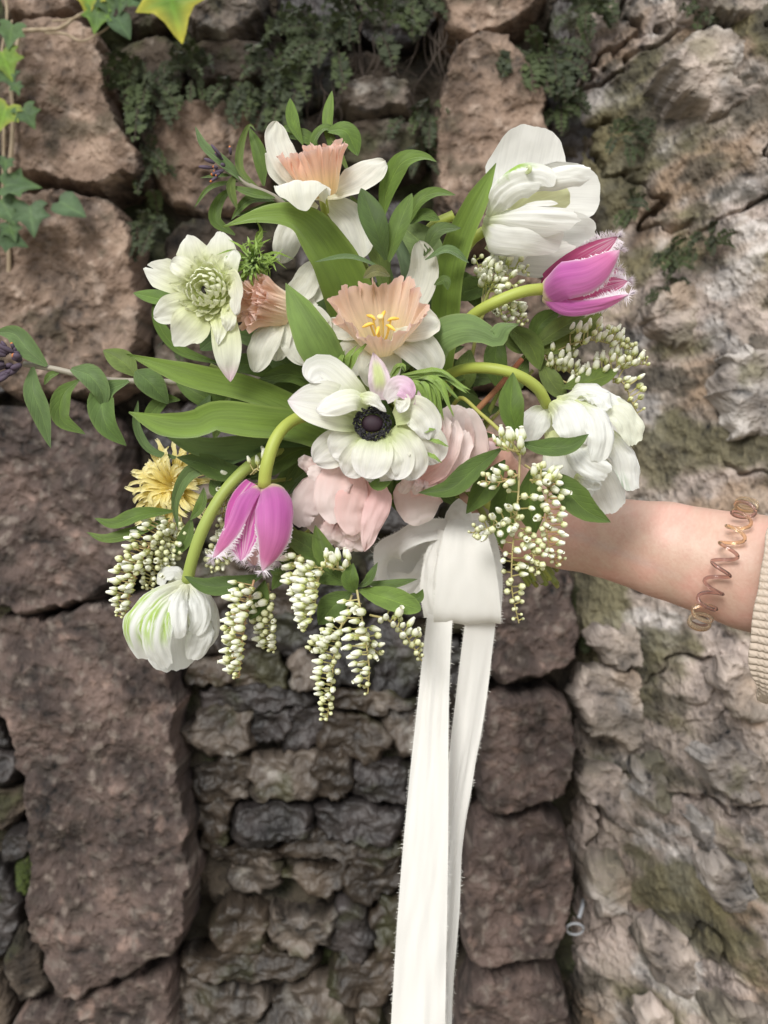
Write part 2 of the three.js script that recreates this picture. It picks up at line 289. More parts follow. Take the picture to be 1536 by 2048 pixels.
const stoneTone = {
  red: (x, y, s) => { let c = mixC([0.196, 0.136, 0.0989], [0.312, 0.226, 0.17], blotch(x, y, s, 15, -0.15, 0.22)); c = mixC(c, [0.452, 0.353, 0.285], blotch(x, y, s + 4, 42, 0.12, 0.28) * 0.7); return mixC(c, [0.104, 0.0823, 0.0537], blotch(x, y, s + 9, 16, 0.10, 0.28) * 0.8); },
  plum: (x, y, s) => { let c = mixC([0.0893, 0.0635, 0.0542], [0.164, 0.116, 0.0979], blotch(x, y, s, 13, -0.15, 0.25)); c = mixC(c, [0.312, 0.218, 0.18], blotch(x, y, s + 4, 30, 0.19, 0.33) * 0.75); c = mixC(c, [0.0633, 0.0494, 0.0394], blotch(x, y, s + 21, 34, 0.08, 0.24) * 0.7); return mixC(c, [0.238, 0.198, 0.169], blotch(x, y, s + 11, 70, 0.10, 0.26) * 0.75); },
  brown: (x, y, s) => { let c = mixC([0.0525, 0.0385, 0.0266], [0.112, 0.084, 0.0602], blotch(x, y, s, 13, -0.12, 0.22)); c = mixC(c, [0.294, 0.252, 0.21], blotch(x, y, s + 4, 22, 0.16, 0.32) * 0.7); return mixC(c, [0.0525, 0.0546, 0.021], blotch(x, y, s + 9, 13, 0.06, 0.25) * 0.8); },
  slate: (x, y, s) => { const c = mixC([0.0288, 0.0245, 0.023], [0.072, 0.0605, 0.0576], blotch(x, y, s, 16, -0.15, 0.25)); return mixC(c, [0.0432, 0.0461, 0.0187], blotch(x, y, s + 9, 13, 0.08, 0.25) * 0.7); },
  pale: (x, y, s) => { let c = mixC([0.116, 0.0918, 0.0714], [0.224, 0.184, 0.15], blotch(x, y, s, 14, -0.12, 0.22)); c = mixC(c, [0.374, 0.347, 0.306], blotch(x, y, s + 4, 28, 0.12, 0.3) * 0.8); return mixC(c, [0.068, 0.068, 0.0306], blotch(x, y, s + 9, 13, 0.12, 0.3) * 0.7); },
  chalk: (x, y, s) => { let c = mixC([0.42, 0.37, 0.33], [0.62, 0.58, 0.54], blotch(x, y, s, 17, -0.12, 0.22)); return mixC(c, [0.20, 0.19, 0.11], blotch(x, y, s + 9, 15, 0.10, 0.3) * 0.7); },
  lime: (x, y, s) => { const c = rubTone(x + s * 0.31, y, s); return mixC(c, [0.50, 0.43, 0.37], 0.35); },
  earth: (x, y, s) => { const c = mixC([0.045, 0.036, 0.022], [0.12, 0.095, 0.068], blotch(x, y, s, 14, -0.15, 0.25)); return mixC(c, [0.055, 0.066, 0.022], blotch(x, y, s + 5, 6, 0.0, 0.2)); },
};
const wall = thing('stone_wall', 'old weathered wall of large reddish brown stones and dark rubble behind the bouquet', 'wall', V(0, 0, -1.5));
let stoneSeed = 1;
function stone(poly, tone, o = {}) { return part('stone', stoneGeo(poly, { seed: stoneSeed++, tone: stoneTone[tone], ...o }), tone === 'slate' || o.damp ? M.wet : M.stone, o.parent || wall); }
function roughSheet(x0, x1, y0, y1, nx, ny, at, tone, seed) {   // uneven sheet of earth and mortar; x, y in px at wall distance
  const pos = [], uv = [], col = [], idx = [];
  for (let j = 0; j <= ny; j++) for (let i = 0; i <= nx; i++) { const w = at(mix(x0, x1, i / nx), mix(y0, y1, j / ny)); pos.push(w.x, w.y, w.z); uv.push((w.x + w.z * 0.9) / 0.45, (w.y + w.z * 0.25) / 0.45); col.push(...tone(w.x, w.y, seed)); }
  const k = nx + 1; for (let j = 0; j < ny; j++) for (let i = 0; i < nx; i++) { const a = j * k + i; idx.push(a, a + k, a + k + 1, a, a + k + 1, a + 1); }
  return geo(pos, idx, uv, col);
}
part('mortar', roughSheet(-1500, 1500, -2600, 3080, 340, 560, (px, py) => { const w = P(px, py, DW + 3.2); w.z += 0.05 * fbm(w.x * 9, w.y * 11, 3.3, 5) + 0.02 * ridge(w.x * 20, w.y * 32, 1.1, 4); return w; }, stoneTone.earth, 5), M.stone, wall);

// --- left jamb: large dressed stones, one above the other
stone([[30, -60], [180, -50], [196, 20], [150, 64], [36, 60], [10, 10]], 'red', { prot: 5 });
stone([[40, 84], [120, 70], [185, 92], [224, 112], [238, 250], [300, 340], [312, 384], [190, 396], [120, 378], [46, 370], [34, 220]], 'red', { prot: 7, sharp: 1 });
stone([[44, 416], [150, 408], [246, 424], [280, 500], [300, 640], [296, 740], [240, 790], [130, 800], [36, 802], [20, 690], [34, 540]], 'red', { prot: 7, sharp: 1 });
stone([[-60, 830], [70, 822], [190, 818], [256, 866], [282, 1060], [306, 1130], [200, 1196], [76, 1222], [-20, 1190], [-90, 1010]], 'plum', { prot: 7, sharp: 1 });
stone([[24, 1224], [110, 1232], [200, 1208], [326, 1180], [356, 1300], [372, 1500], [398, 1700], [384, 1856], [250, 1918], [146, 1972], [84, 1800], [98, 1600], [48, 1420], [4, 1320]], 'plum', { prot: 7, c: [220, 1560], sharp: 1, slope: [0.06, 0] });
stone([[60, 1996], [150, 1988], [270, 1928], [352, 1908], [368, 2010], [372, 2200], [90, 2220], [30, 2100]], 'plum', { prot: 6 });
// left return of the jamb, small courses and chinks
for (const [p, t, o] of [
  [[[-120, 60], [22, 76], [30, 210], [26, 360], [-110, 380]], 'brown', { prot: 1 }], [[[-120, 400], [20, 420], [14, 560], [0, 700], [-120, 700]], 'brown', { prot: 1 }], [[[-120, 715], [10, 720], [20, 790], [-120, 800]], 'slate', { prot: 1 }],
  [[[-60, 1360], [20, 1440], [36, 1500], [-60, 1490]], 'slate', { prot: 2 }], [[[-60, 1505], [40, 1500], [44, 1560], [-60, 1570]], 'slate', { prot: 3 }], [[[-60, 1580], [50, 1570], [70, 1610], [20, 1650], [-60, 1650]], 'brown', { prot: 2 }],
  [[[22, 1664], [66, 1640], [84, 1664], [62, 1704], [24, 1708]], 'slate', { prot: 4 }], [[[-80, 1720], [30, 1730], [40, 1900], [-80, 1930]], 'slate', { prot: 1 }], [[[40, 1850], [86, 1880], [120, 1960], [60, 1980], [30, 1940]], 'brown', { prot: 4 }], [[[-80, 1945], [36, 1960], [44, 2130], [-80, 2130]], 'brown', { prot: 4 }],
]) stone(p, t, o);
// --- upper middle: collapsed courses, mostly shaded by ferns
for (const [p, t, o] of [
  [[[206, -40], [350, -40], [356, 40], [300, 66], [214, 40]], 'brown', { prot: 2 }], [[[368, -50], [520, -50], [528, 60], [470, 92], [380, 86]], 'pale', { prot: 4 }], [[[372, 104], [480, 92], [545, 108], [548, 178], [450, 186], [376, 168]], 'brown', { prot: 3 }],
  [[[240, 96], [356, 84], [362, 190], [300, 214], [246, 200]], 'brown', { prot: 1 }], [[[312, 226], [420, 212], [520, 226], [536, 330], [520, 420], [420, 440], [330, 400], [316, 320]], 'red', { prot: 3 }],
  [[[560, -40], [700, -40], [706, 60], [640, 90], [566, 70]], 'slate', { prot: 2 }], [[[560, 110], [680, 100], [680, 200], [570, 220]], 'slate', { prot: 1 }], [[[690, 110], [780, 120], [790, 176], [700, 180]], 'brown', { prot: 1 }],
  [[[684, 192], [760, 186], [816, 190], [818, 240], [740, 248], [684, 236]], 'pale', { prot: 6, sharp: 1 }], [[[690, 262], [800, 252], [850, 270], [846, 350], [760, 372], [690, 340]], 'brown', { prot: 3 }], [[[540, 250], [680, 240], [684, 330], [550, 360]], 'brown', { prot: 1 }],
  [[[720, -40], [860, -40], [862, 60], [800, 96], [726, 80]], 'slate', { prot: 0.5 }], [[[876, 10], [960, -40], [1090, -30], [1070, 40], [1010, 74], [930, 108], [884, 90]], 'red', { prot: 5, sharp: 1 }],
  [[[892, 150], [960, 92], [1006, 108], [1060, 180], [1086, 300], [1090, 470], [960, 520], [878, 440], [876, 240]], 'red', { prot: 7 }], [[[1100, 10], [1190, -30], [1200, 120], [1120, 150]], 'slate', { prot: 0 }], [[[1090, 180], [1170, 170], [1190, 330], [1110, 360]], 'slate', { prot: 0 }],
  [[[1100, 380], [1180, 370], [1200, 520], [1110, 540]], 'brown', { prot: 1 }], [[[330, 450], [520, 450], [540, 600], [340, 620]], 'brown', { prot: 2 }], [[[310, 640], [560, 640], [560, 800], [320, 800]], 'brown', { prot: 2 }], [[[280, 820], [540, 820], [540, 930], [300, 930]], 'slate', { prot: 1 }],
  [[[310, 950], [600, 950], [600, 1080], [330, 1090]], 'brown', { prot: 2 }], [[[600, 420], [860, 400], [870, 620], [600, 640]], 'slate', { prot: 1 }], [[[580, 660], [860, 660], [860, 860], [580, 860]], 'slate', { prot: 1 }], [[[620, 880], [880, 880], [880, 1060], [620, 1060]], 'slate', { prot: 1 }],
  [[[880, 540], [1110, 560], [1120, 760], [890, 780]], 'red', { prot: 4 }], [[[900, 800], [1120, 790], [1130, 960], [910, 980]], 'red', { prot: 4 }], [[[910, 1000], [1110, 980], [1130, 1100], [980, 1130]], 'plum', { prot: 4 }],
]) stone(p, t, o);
// --- right jamb
for (const [p, t, o] of [
  [[[990, 1150], [1070, 1140], [1132, 1130], [1138, 1310], [1060, 1340], [978, 1366], [970, 1260]], 'plum', { prot: 6 }], [[[972, 1392], [1040, 1376], [1122, 1370], [1132, 1550], [1060, 1580], [1000, 1606], [944, 1588], [956, 1480]], 'plum', { prot: 7 }],
  [[[930, 1630], [1000, 1614], [1118, 1592], [1130, 1780], [1092, 1884], [1000, 1880], [926, 1896], [918, 1760]], 'plum', { prot: 7 }], [[[912, 1930], [1010, 1906], [1100, 1900], [1124, 2010], [1130, 2200], [900, 2200]], 'plum', { prot: 7 }],
  [[[860, 1100], [980, 1110], [968, 1250], [870, 1270]], 'brown', { prot: 2 }],
]) stone(p, t, o);
// --- blocking of the opening: small dark rubble in rough courses
for (const [x0, y0, x1, y1, t, pr] of [
  [372, 1240, 520, 1300, 'brown', 1], [376, 1312, 470, 1368, 'brown', 2.5], [474, 1306, 570, 1372, 'brown', 2], [584, 1318, 640, 1368, 'pale', 3], [646, 1290, 740, 1372, 'slate', 2], [748, 1250, 850, 1374, 'slate', 1.5], [390, 1376, 640, 1412, 'slate', 2], [652, 1382, 840, 1412, 'brown', 3],
  [378, 1420, 506, 1502, 'pale', 2.5], [512, 1418, 570, 1470, 'slate', 2], [574, 1420, 640, 1498, 'slate', 1.5], [646, 1436, 772, 1508, 'brown', 3], [790, 1416, 838, 1500, 'pale', 3], [396, 1518, 506, 1590, 'brown', 2.5], [510, 1510, 626, 1594, 'pale', 4], [632, 1512, 708, 1594, 'brown', 3], [712, 1520, 820, 1590, 'slate', 2],
  [400, 1606, 464, 1680, 'brown', 2], [468, 1610, 624, 1670, 'slate', 3], [628, 1606, 810, 1668, 'slate', 3], [416, 1684, 560, 1718, 'brown', 1.5], [566, 1676, 806, 1712, 'brown', 2], [464, 1724, 560, 1772, 'pale', 2], [566, 1726, 690, 1772, 'brown', 2], [694, 1716, 800, 1784, 'brown', 3],
  [430, 1802, 530, 1888, 'brown', 3.5], [542, 1806, 672, 1892, 'pale', 4], [676, 1806, 736, 1908, 'slate', 3], [740, 1796, 806, 1904, 'brown', 3.5], [362, 1896, 636, 1942, 'brown', 3], [666, 1908, 790, 1990, 'brown', 3], [362, 1958, 516, 2120, 'pale', 3.5], [524, 1956, 704, 2120, 'pale', 3], [710, 1992, 780, 2120, 'brown', 3], [800, 1930, 900, 2080, 'slate', 3],
  [812, 1520, 930, 1600, 'slate', 1.5], [806, 1620, 916, 1700, 'brown', 2], [806, 1720, 910, 1800, 'slate', 2], [806, 1820, 910, 1910, 'brown', 2], [846, 1400, 950, 1500, 'brown', 2], [850, 1290, 960, 1390, 'slate', 2], [540, 1240, 640, 1300, 'slate', 1], [600, 1110, 740, 1230, 'slate', 1], [740, 1100, 860, 1230, 'slate', 1], [380, 1110, 590, 1230, 'brown', 1],
]) {
  const r = rand(stoneSeed * 13 + 5), j = (a, s) => a + (r() - 0.5) * s, h = y1 - y0, w = x1 - x0, q = Math.min(h, w) * 0.5;
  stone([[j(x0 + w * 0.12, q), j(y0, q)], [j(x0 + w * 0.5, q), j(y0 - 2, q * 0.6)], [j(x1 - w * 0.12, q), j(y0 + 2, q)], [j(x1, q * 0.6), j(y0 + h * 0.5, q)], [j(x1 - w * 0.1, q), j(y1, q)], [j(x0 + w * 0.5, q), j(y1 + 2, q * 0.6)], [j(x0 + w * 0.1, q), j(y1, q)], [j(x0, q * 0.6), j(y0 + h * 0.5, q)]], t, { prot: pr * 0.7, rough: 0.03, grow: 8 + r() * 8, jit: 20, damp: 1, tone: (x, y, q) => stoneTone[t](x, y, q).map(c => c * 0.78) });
}
// --- courses beside and above the part in view
{
  const r = rand(77);
  for (let row = 0; row < 8; row++) for (let k = 0; k < 4; k++) { const x0 = -760 + k * 170 + (row % 2) * 60, y0 = -230 + row * 330, w = 150 + r() * 10, h = 300; if (x0 + w > -120) continue; stone([[x0, y0 + r() * 20], [x0 + w, y0 + r() * 20], [x0 + w + r() * 10, y0 + h - r() * 20], [x0 + r() * 10, y0 + h]], r() < 0.5 ? 'red' : 'plum', { prot: 4 + r() * 2, coarse: 14 }); }
  for (let k = 0; k < 9; k++) { const x0 = -100 + k * 150; stone([[x0, -260 + r() * 20], [x0 + 138, -260 + r() * 20], [x0 + 138, -70 - r() * 10], [x0, -66 - r() * 10]], r() < 0.5 ? 'brown' : 'red', { prot: 3 + r() * 2, coarse: 14 }); }
}

// --- rough lime-coated rubble wall on the right, coming towards the eye
const rubble = thing('rubble_wall', 'rough pale rubble wall with lime, moss stains and cracks beside the arm', 'wall', V(0.6, 0, -1.3));
const rubD = px => px < 1540 ? mix(147, 124, smooth(1090, 1560, px) * 0.6 + (px - 1090) / 450 * 0.4) : 124 - (px - 1540) * 0.035;
const beds = (x, y, a, fn) => fn(x * Math.cos(a) - y * Math.sin(a), x * Math.sin(a) + y * Math.cos(a));   // noise laid along tilted beds
const rubMix = (x, y, fn) => { const lo = smooth(1.28, 0.98, y); return (lo < 1 ? (1 - lo) * beds(x, y, 0.12, fn) : 0) + (lo > 0 ? lo * beds(x + 3.7, y, 0.80, fn) : 0); };
const rubAt = (px, py) => {
  const w = P(px, py, DW); const d = rubD(px); w.x = (px - 768) * d * 0.01 / F; w.z = -d * 0.01;
  let z = rubMix(w.x, w.y, (u, v) => 0.046 * fbm(u * 5, v * 5, 2.2, 5) + 0.006 * ridge(u * 11, v * 11, 6.1, 5) + 0.003 * terr(fbm(u * 9, v * 9.5, 7.7, 5) * 6) - 0.035 * smooth(0.022, 0.0, Math.abs(fbm(u * 5 + 3, v * 6, 12.7, 5))) * smooth(-0.15, 0.1, fbm(u * 4, v * 4, 5.5, 2))) + 0.012 * fbm(w.x * 46, w.y * 46, 8.8, 5);
  z -= 0.05 * smooth(1170, 1120, px);
  w.z += z; return w;
};
const rubTone = (x, y, s) => {
  const f = (k, q, sd, o) => rubMix(x, y, (u, v) => fbm(u * k, v * q, sd, o));
  let c = mixC([0.36, 0.305, 0.255], [0.54, 0.45, 0.40], smooth(-0.2, 0.2, f(9, 10, 3.1, 5)));
  c = mixC(c, [0.66, 0.62, 0.59], smooth(0.08, 0.26, f(14, 16, 14.1, 5)) * 0.85);
  c = mixC(c, [0.32, 0.215, 0.13], smooth(0.08, 0.24, f(8.5, 9, 31.5, 4)) * 0.7);
  c = mixC(c, [0.14, 0.13, 0.062], smooth(0.03, 0.2, f(9, 10.5, 22.4, 5)) * 0.85);
  return mixC(c, [0.07, 0.062, 0.045], smooth(0.08, 0.25, f(17, 19, 51.2, 5)) * 0.8);
};
part('mortar', roughSheet(1085, 1640, -140, 2240, 260, 760, rubAt, rubTone, 1), M.stone, rubble);
part('mortar', roughSheet(1640, 2700, -900, 3080, 90, 300, rubAt, rubTone, 1), M.stone, rubble);
part('mortar', roughSheet(1085, 1640, -900, -140, 60, 90, rubAt, rubTone, 1), M.stone, rubble);
part('mortar', roughSheet(1085, 1640, 2240, 3080, 60, 90, rubAt, rubTone, 1), M.stone, rubble);
const rs = (poly, tone, o = {}) => { let x = 0; for (const p of poly) x += p[0] / poly.length; const d = rubD(x), k = DW / d; const q = poly.map(p => [p[0], 1024 + (p[1] - 1024) * k]); stone(q, tone, { d: d + 0.4, prot: 1.8, rough: 0.022, jit: 22, slope: [0.12, 0], parent: rubble, ...o }); };
for (const [p, t, o] of [
  [[[1186, 1256], [1260, 1240], [1336, 1252], [1330, 1306], [1260, 1318], [1196, 1312]], 'lime', {}], [[[1164, 1330], [1270, 1328], [1352, 1330], [1362, 1400], [1300, 1466], [1190, 1462], [1160, 1400]], 'lime', {}],
  [[[1406, 1440], [1470, 1426], [1560, 1450], [1560, 1520], [1490, 1526], [1430, 1496]], 'chalk', {}], [[[1268, 1484], [1330, 1480], [1376, 1530], [1372, 1600], [1310, 1580], [1280, 1540]], 'chalk', {}], [[[1382, 1550], [1430, 1580], [1434, 1628], [1392, 1612], [1376, 1580]], 'chalk', {}],
  [[[1158, 1520], [1230, 1510], [1284, 1560], [1280, 1648], [1230, 1630], [1166, 1570]], 'lime', {}], [[[1290, 1784], [1350, 1780], [1406, 1850], [1400, 1924], [1340, 1900], [1296, 1850]], 'lime', {}], [[[1278, 1944], [1330, 1936], [1372, 1980], [1380, 2060], [1300, 2050]], 'lime', {}],
  [[[1404, 1634], [1470, 1630], [1516, 1690], [1500, 1720], [1430, 1700]], 'chalk', {}], [[[1420, 1860], [1560, 1900], [1570, 2010], [1470, 1980]], 'lime', {}], [[[1400, 20], [1540, 10], [1560, 160], [1430, 176], [1376, 110]], 'lime', { prot: 3 }], [[[1350, 190], [1540, 188], [1560, 300], [1420, 330], [1340, 270]], 'lime', { prot: 3 }],
  [[[1440, 760], [1560, 740], [1570, 880], [1470, 900]], 'chalk', {}], [[[1290, 620], [1400, 600], [1440, 700], [1330, 730]], 'lime', {}], [[[1170, 1700], [1250, 1690], [1262, 1800], [1190, 1820]], 'lime', {}], [[[1440, 1290], [1560, 1280], [1560, 1390], [1460, 1380]], 'lime', {}],
]) rs(p, t, o);

// ------------------------------------------------------------------ ferns, ivy and moss on the wall
const fernGreens = [[0.036, 0.052, 0.016], [0.030, 0.042, 0.015], [0.046, 0.068, 0.018], [0.028, 0.040, 0.016]];
function frond(base, dir, len, droop, seed, tone) {
  const r = rand(seed), pos = [], idx = [], col = [], n = 13, d = dir.clone().normalize(), p = base.clone(), side = new V3().crossVectors(d, V(0, 0.3, 1)).normalize();
  const quad = (a, b, c, e, cl) => { const i = pos.length / 3; for (const q of [a, b, c, e]) { pos.push(q.x, q.y, q.z); col.push(...cl); } idx.push(i, i + 1, i + 2, i, i + 2, i + 3); };
  for (let k = 0; k < n; k++) {
    const t = k / n, q = p.clone().addScaledVector(d, len / n); const hw = 0.0006;
    quad(p.clone().addScaledVector(side, -hw), p.clone().addScaledVector(side, hw), q.clone().addScaledVector(side, hw), q.clone().addScaledVector(side, -hw), [0.05, 0.035, 0.02]);
    const pl = len * 0.23 * Math.sin(Math.PI * (0.12 + 0.86 * t)) * (0.8 + 0.4 * r());
    for (const s of [-1, 1]) {
      const pd = side.clone().multiplyScalar(s).addScaledVector(d, 0.45 + 0.3 * r()).add(V((r() - 0.5) * 0.4, (r() - 0.5) * 0.4, (r() - 0.5) * 0.8)).normalize(), up = new V3().crossVectors(pd, d).normalize(), ac = new V3().crossVectors(up, pd), cl = mixC(tone, [0.10, 0.13, 0.03], r() * r() * r() * 0.6);
      const b = p.clone().addScaledVector(d, r() * len / n), m1 = b.clone().addScaledVector(pd, pl * 0.5), tp = b.clone().addScaledVector(pd, pl).addScaledVector(up, -pl * 0.2);
      quad(b, m1.clone().addScaledVector(ac, pl * 0.24), tp, m1.clone().addScaledVector(ac, -pl * 0.24), cl);
      const b2 = b.clone().addScaledVector(pd, pl * 0.45); quad(b2, b2.clone().addScaledVector(ac, pl * 0.42).addScaledVector(pd, pl * 0.2), b2.clone().addScaledVector(pd, pl * 0.35), b2.clone().addScaledVector(ac, -pl * 0.42).addScaledVector(pd, pl * 0.2), cl);
    }
    p.copy(q); d.add(V(0, -droop / n, 0.02 * (r() - 0.5))).normalize();
  }
  return geo(pos, idx, null, col);
}
const fernSpots = [
  [285, 190, 130, 22, 'shaggy dark fern clump on the upper large stone of the left jamb'], [372, 150, 100, 14, 'dark fern under the ivy twig and yellow ivy leaf'], [300, 330, 95, 12, 'fern hanging down the right edge of the upper jamb stone'], [290, 460, 90, 12, 'fern in the joint left of the lime white double anemone'],
  [560, 165, 130, 20, 'dense dark fern above the topmost daffodil'], [640, 90, 120, 18, 'dark fern clump high on the wall over the small pale block'], [470, 190, 90, 12, 'small fern on the grey stone beside the dense dark fern'], [735, 40, 120, 16, 'dark fern with hanging roots at the top of the wall'], [835, 20, 100, 14, 'fern tuft hanging over the dark hole in the wall'],
  [838, 235, 80, 10, 'fern beside the end of the small pale block'], [860, 310, 70, 9, 'blue green fern drooping under the small pale block'], [1085, 120, 120, 22, 'bushy fern on the pointed reddish stone'], [1140, 210, 90, 12, 'dark fern in the corner between the two walls'], [1245, 275, 75, 14, 'round fern tuft on the rubble wall beside the upper white tulip'],
  [1262, 420, 62, 11, 'low fern cushion on the rubble wall right of the upper white tulip'], [1415, 490, 62, 12, 'bright fern tuft on the rubble wall above the pink tulip tips'], [1340, 520, 66, 12, 'fern tuft hanging beside the pink tulip fringe'], [1410, 12, 75, 14, 'fern at the top of the rubble wall'], [1160, 30, 100, 12, 'dark fern at the top of the corner between the walls'],
  [350, 690, 70, 8, 'small fern behind the lime white double anemone'], [1330, 590, 55, 8, 'small drooping fern under the bright fern tuft'],
];
fernSpots.forEach(([px, py, s, n, label], q) => {
  const right = px > 1200, d = right ? rubD(px) - 3 : DW - 5, k = right ? 1024 + (py - 1024) * 1 : py, at = P(px, k, d), r = rand(300 + q), t = thing('fern', label, 'fern', at, 'ferns growing on the walls');
  const m = s * d * 0.01 / F;
  for (let i = 0; i < n; i++) {
    const a = r() * Math.PI * 2, out = 0.35 + 0.5 * r(), base = at.clone().add(V((r() - 0.5) * m * 0.7, (r() - 0.3) * m * 0.5, (r() - 0.7) * 0.02));
    part('frond', frond(base, V(Math.cos(a), Math.sin(a) * 0.8 + 0.1, out), m * (0.5 + 0.5 * r()), 1.3 + 1.2 * r(), 900 + q * 40 + i, fernGreens[Math.floor(r() * 4)]), M.fern, t);
  }
});
// dry hanging roots in the shaded recess
{
  const r = rand(41), t = thing('dry_roots', 'thin dark dry roots hanging in the recess at the top of the wall', 'roots', P(800, 60, DW - 2));
  for (let i = 0; i < 34; i++) { const big = i > 24, x = big ? 560 + r() * 120 : 690 + r() * 230, y = big ? 120 + r() * 60 : r() * 90, l = 70 + r() * 150; part('root', tube([[x, y, DW - 2], [x + (r() - 0.5) * 40, y + l * 0.35, DW - 5], [x + (r() - 0.5) * 60, y + l * 0.7, DW - 4], [x + (r() - 0.5) * 90, y + l, DW - 3]], 0.0011, 0.0004, { nr: 4, ns: 10, col: () => [0.06, 0.045, 0.035] }), M.twig, t); }
}
// moss cushions
for (const [px, py, w, h, label] of [[56, 1740, 30, 70, 'bright green moss cushion in the joint left of the tall jamb stone'], [8, 1160, 18, 40, 'small dark moss cushion at the corner of the jamb'], [1168, 1290, 14, 22, 'tiny moss tuft beside the arm']]) {
  const r = rand(px), at = P(px, py, px > 1140 ? rubD(px) - 2 : DW - 2), m = at.z * -1 / F, pos = [], idx = [], col = [];
  for (let i = 0; i < 2600; i++) {
    const a = r() * Math.PI * 2, q = Math.sqrt(r()) * (0.7 + 0.5 * n3(Math.cos(a) * 1.7, Math.sin(a) * 1.7, px)), x = at.x + Math.cos(a) * q * w * m, y = at.y + Math.sin(a) * q * h * m, z = at.z + 0.03 * (1 - q * q) + 0.02 * fbm(x * 40, y * 40, 1) - 0.012, l = 0.003 + r() * 0.004, b = pos.length / 3, dx = (r() - 0.5) * l, dy = (r() - 0.3) * l;
    pos.push(x - 0.0012, y, z, x + 0.0012, y, z, x + dx, y + dy, z + l); const c = mixC([0.07, 0.10, 0.02], px < 100 && py > 1500 ? [0.22, 0.30, 0.05] : [0.08, 0.10, 0.03], r()); col.push(...c, ...c, ...c); idx.push(b, b + 1, b + 2);
  }
  const t = thing('moss_cushion', label, 'moss', at, 'moss on the walls'); const o = part('moss', geo(pos, idx, null, col), M.fern, t); o.userData.kind = 'stuff'; t.userData.kind = 'stuff';
}
// ivy: woody stems creep along the jamb, lobed leaves
function ivyLeaf(at, size, roll, n, c0, c1, lobes = 1) {   // roll: the way the tip points, degrees in the wall's plane
  const half = lobes ? [[0.16, -0.13], [0.38, -0.16], [0.56, 0.0], [0.40, 0.14], [0.46, 0.28], [0.62, 0.46], [0.34, 0.50], [0.20, 0.66], [0.10, 0.86]] : [[0.2, -0.1], [0.42, -0.02], [0.5, 0.2], [0.42, 0.45], [0.24, 0.72], [0.1, 0.9]];
  const out = [[0, 0], ...half, [0, 1], ...half.slice().reverse().map(p => [-p[0], p[1]])], pos = [], idx = [], col = [], uv = [], cx = 0, cy = 0.32, N = V(...n).normalize(), a = roll * Math.PI / 180, Y = V(Math.cos(a), Math.sin(a), 0).addScaledVector(N, -N.dot(V(Math.cos(a), Math.sin(a), 0))).normalize(), X = new V3().crossVectors(Y, N), w = toV(at), R = 5;
  for (let k = 0; k <= R; k++) for (let i = 0; i <= out.length; i++) { const o = out[i % out.length], s = k / R, x = (cx + (o[0] - cx) * s), y = (cy + (o[1] - cy) * s), z = 0.16 * Math.abs(x) - 0.22 * y * y + 0.03 * Math.sin(x * 14 + y * 9); const q = w.clone().addScaledVector(X, x * size).addScaledVector(Y, y * size).addScaledVector(N, z * size); pos.push(q.x, q.y, q.z); uv.push(x * 0.5 + 0.5, y * 0.9 + 0.05); col.push(...mixC(c0, c1, Math.pow(s, 2.2))); }
  const kk = out.length + 1; for (let k = 0; k < R; k++) for (let i = 0; i < out.length; i++) { const b = k * kk + i; idx.push(b, b + 1, b + kk + 1, b, b + kk + 1, b + kk); }
  return geo(pos, idx, uv, col);
}
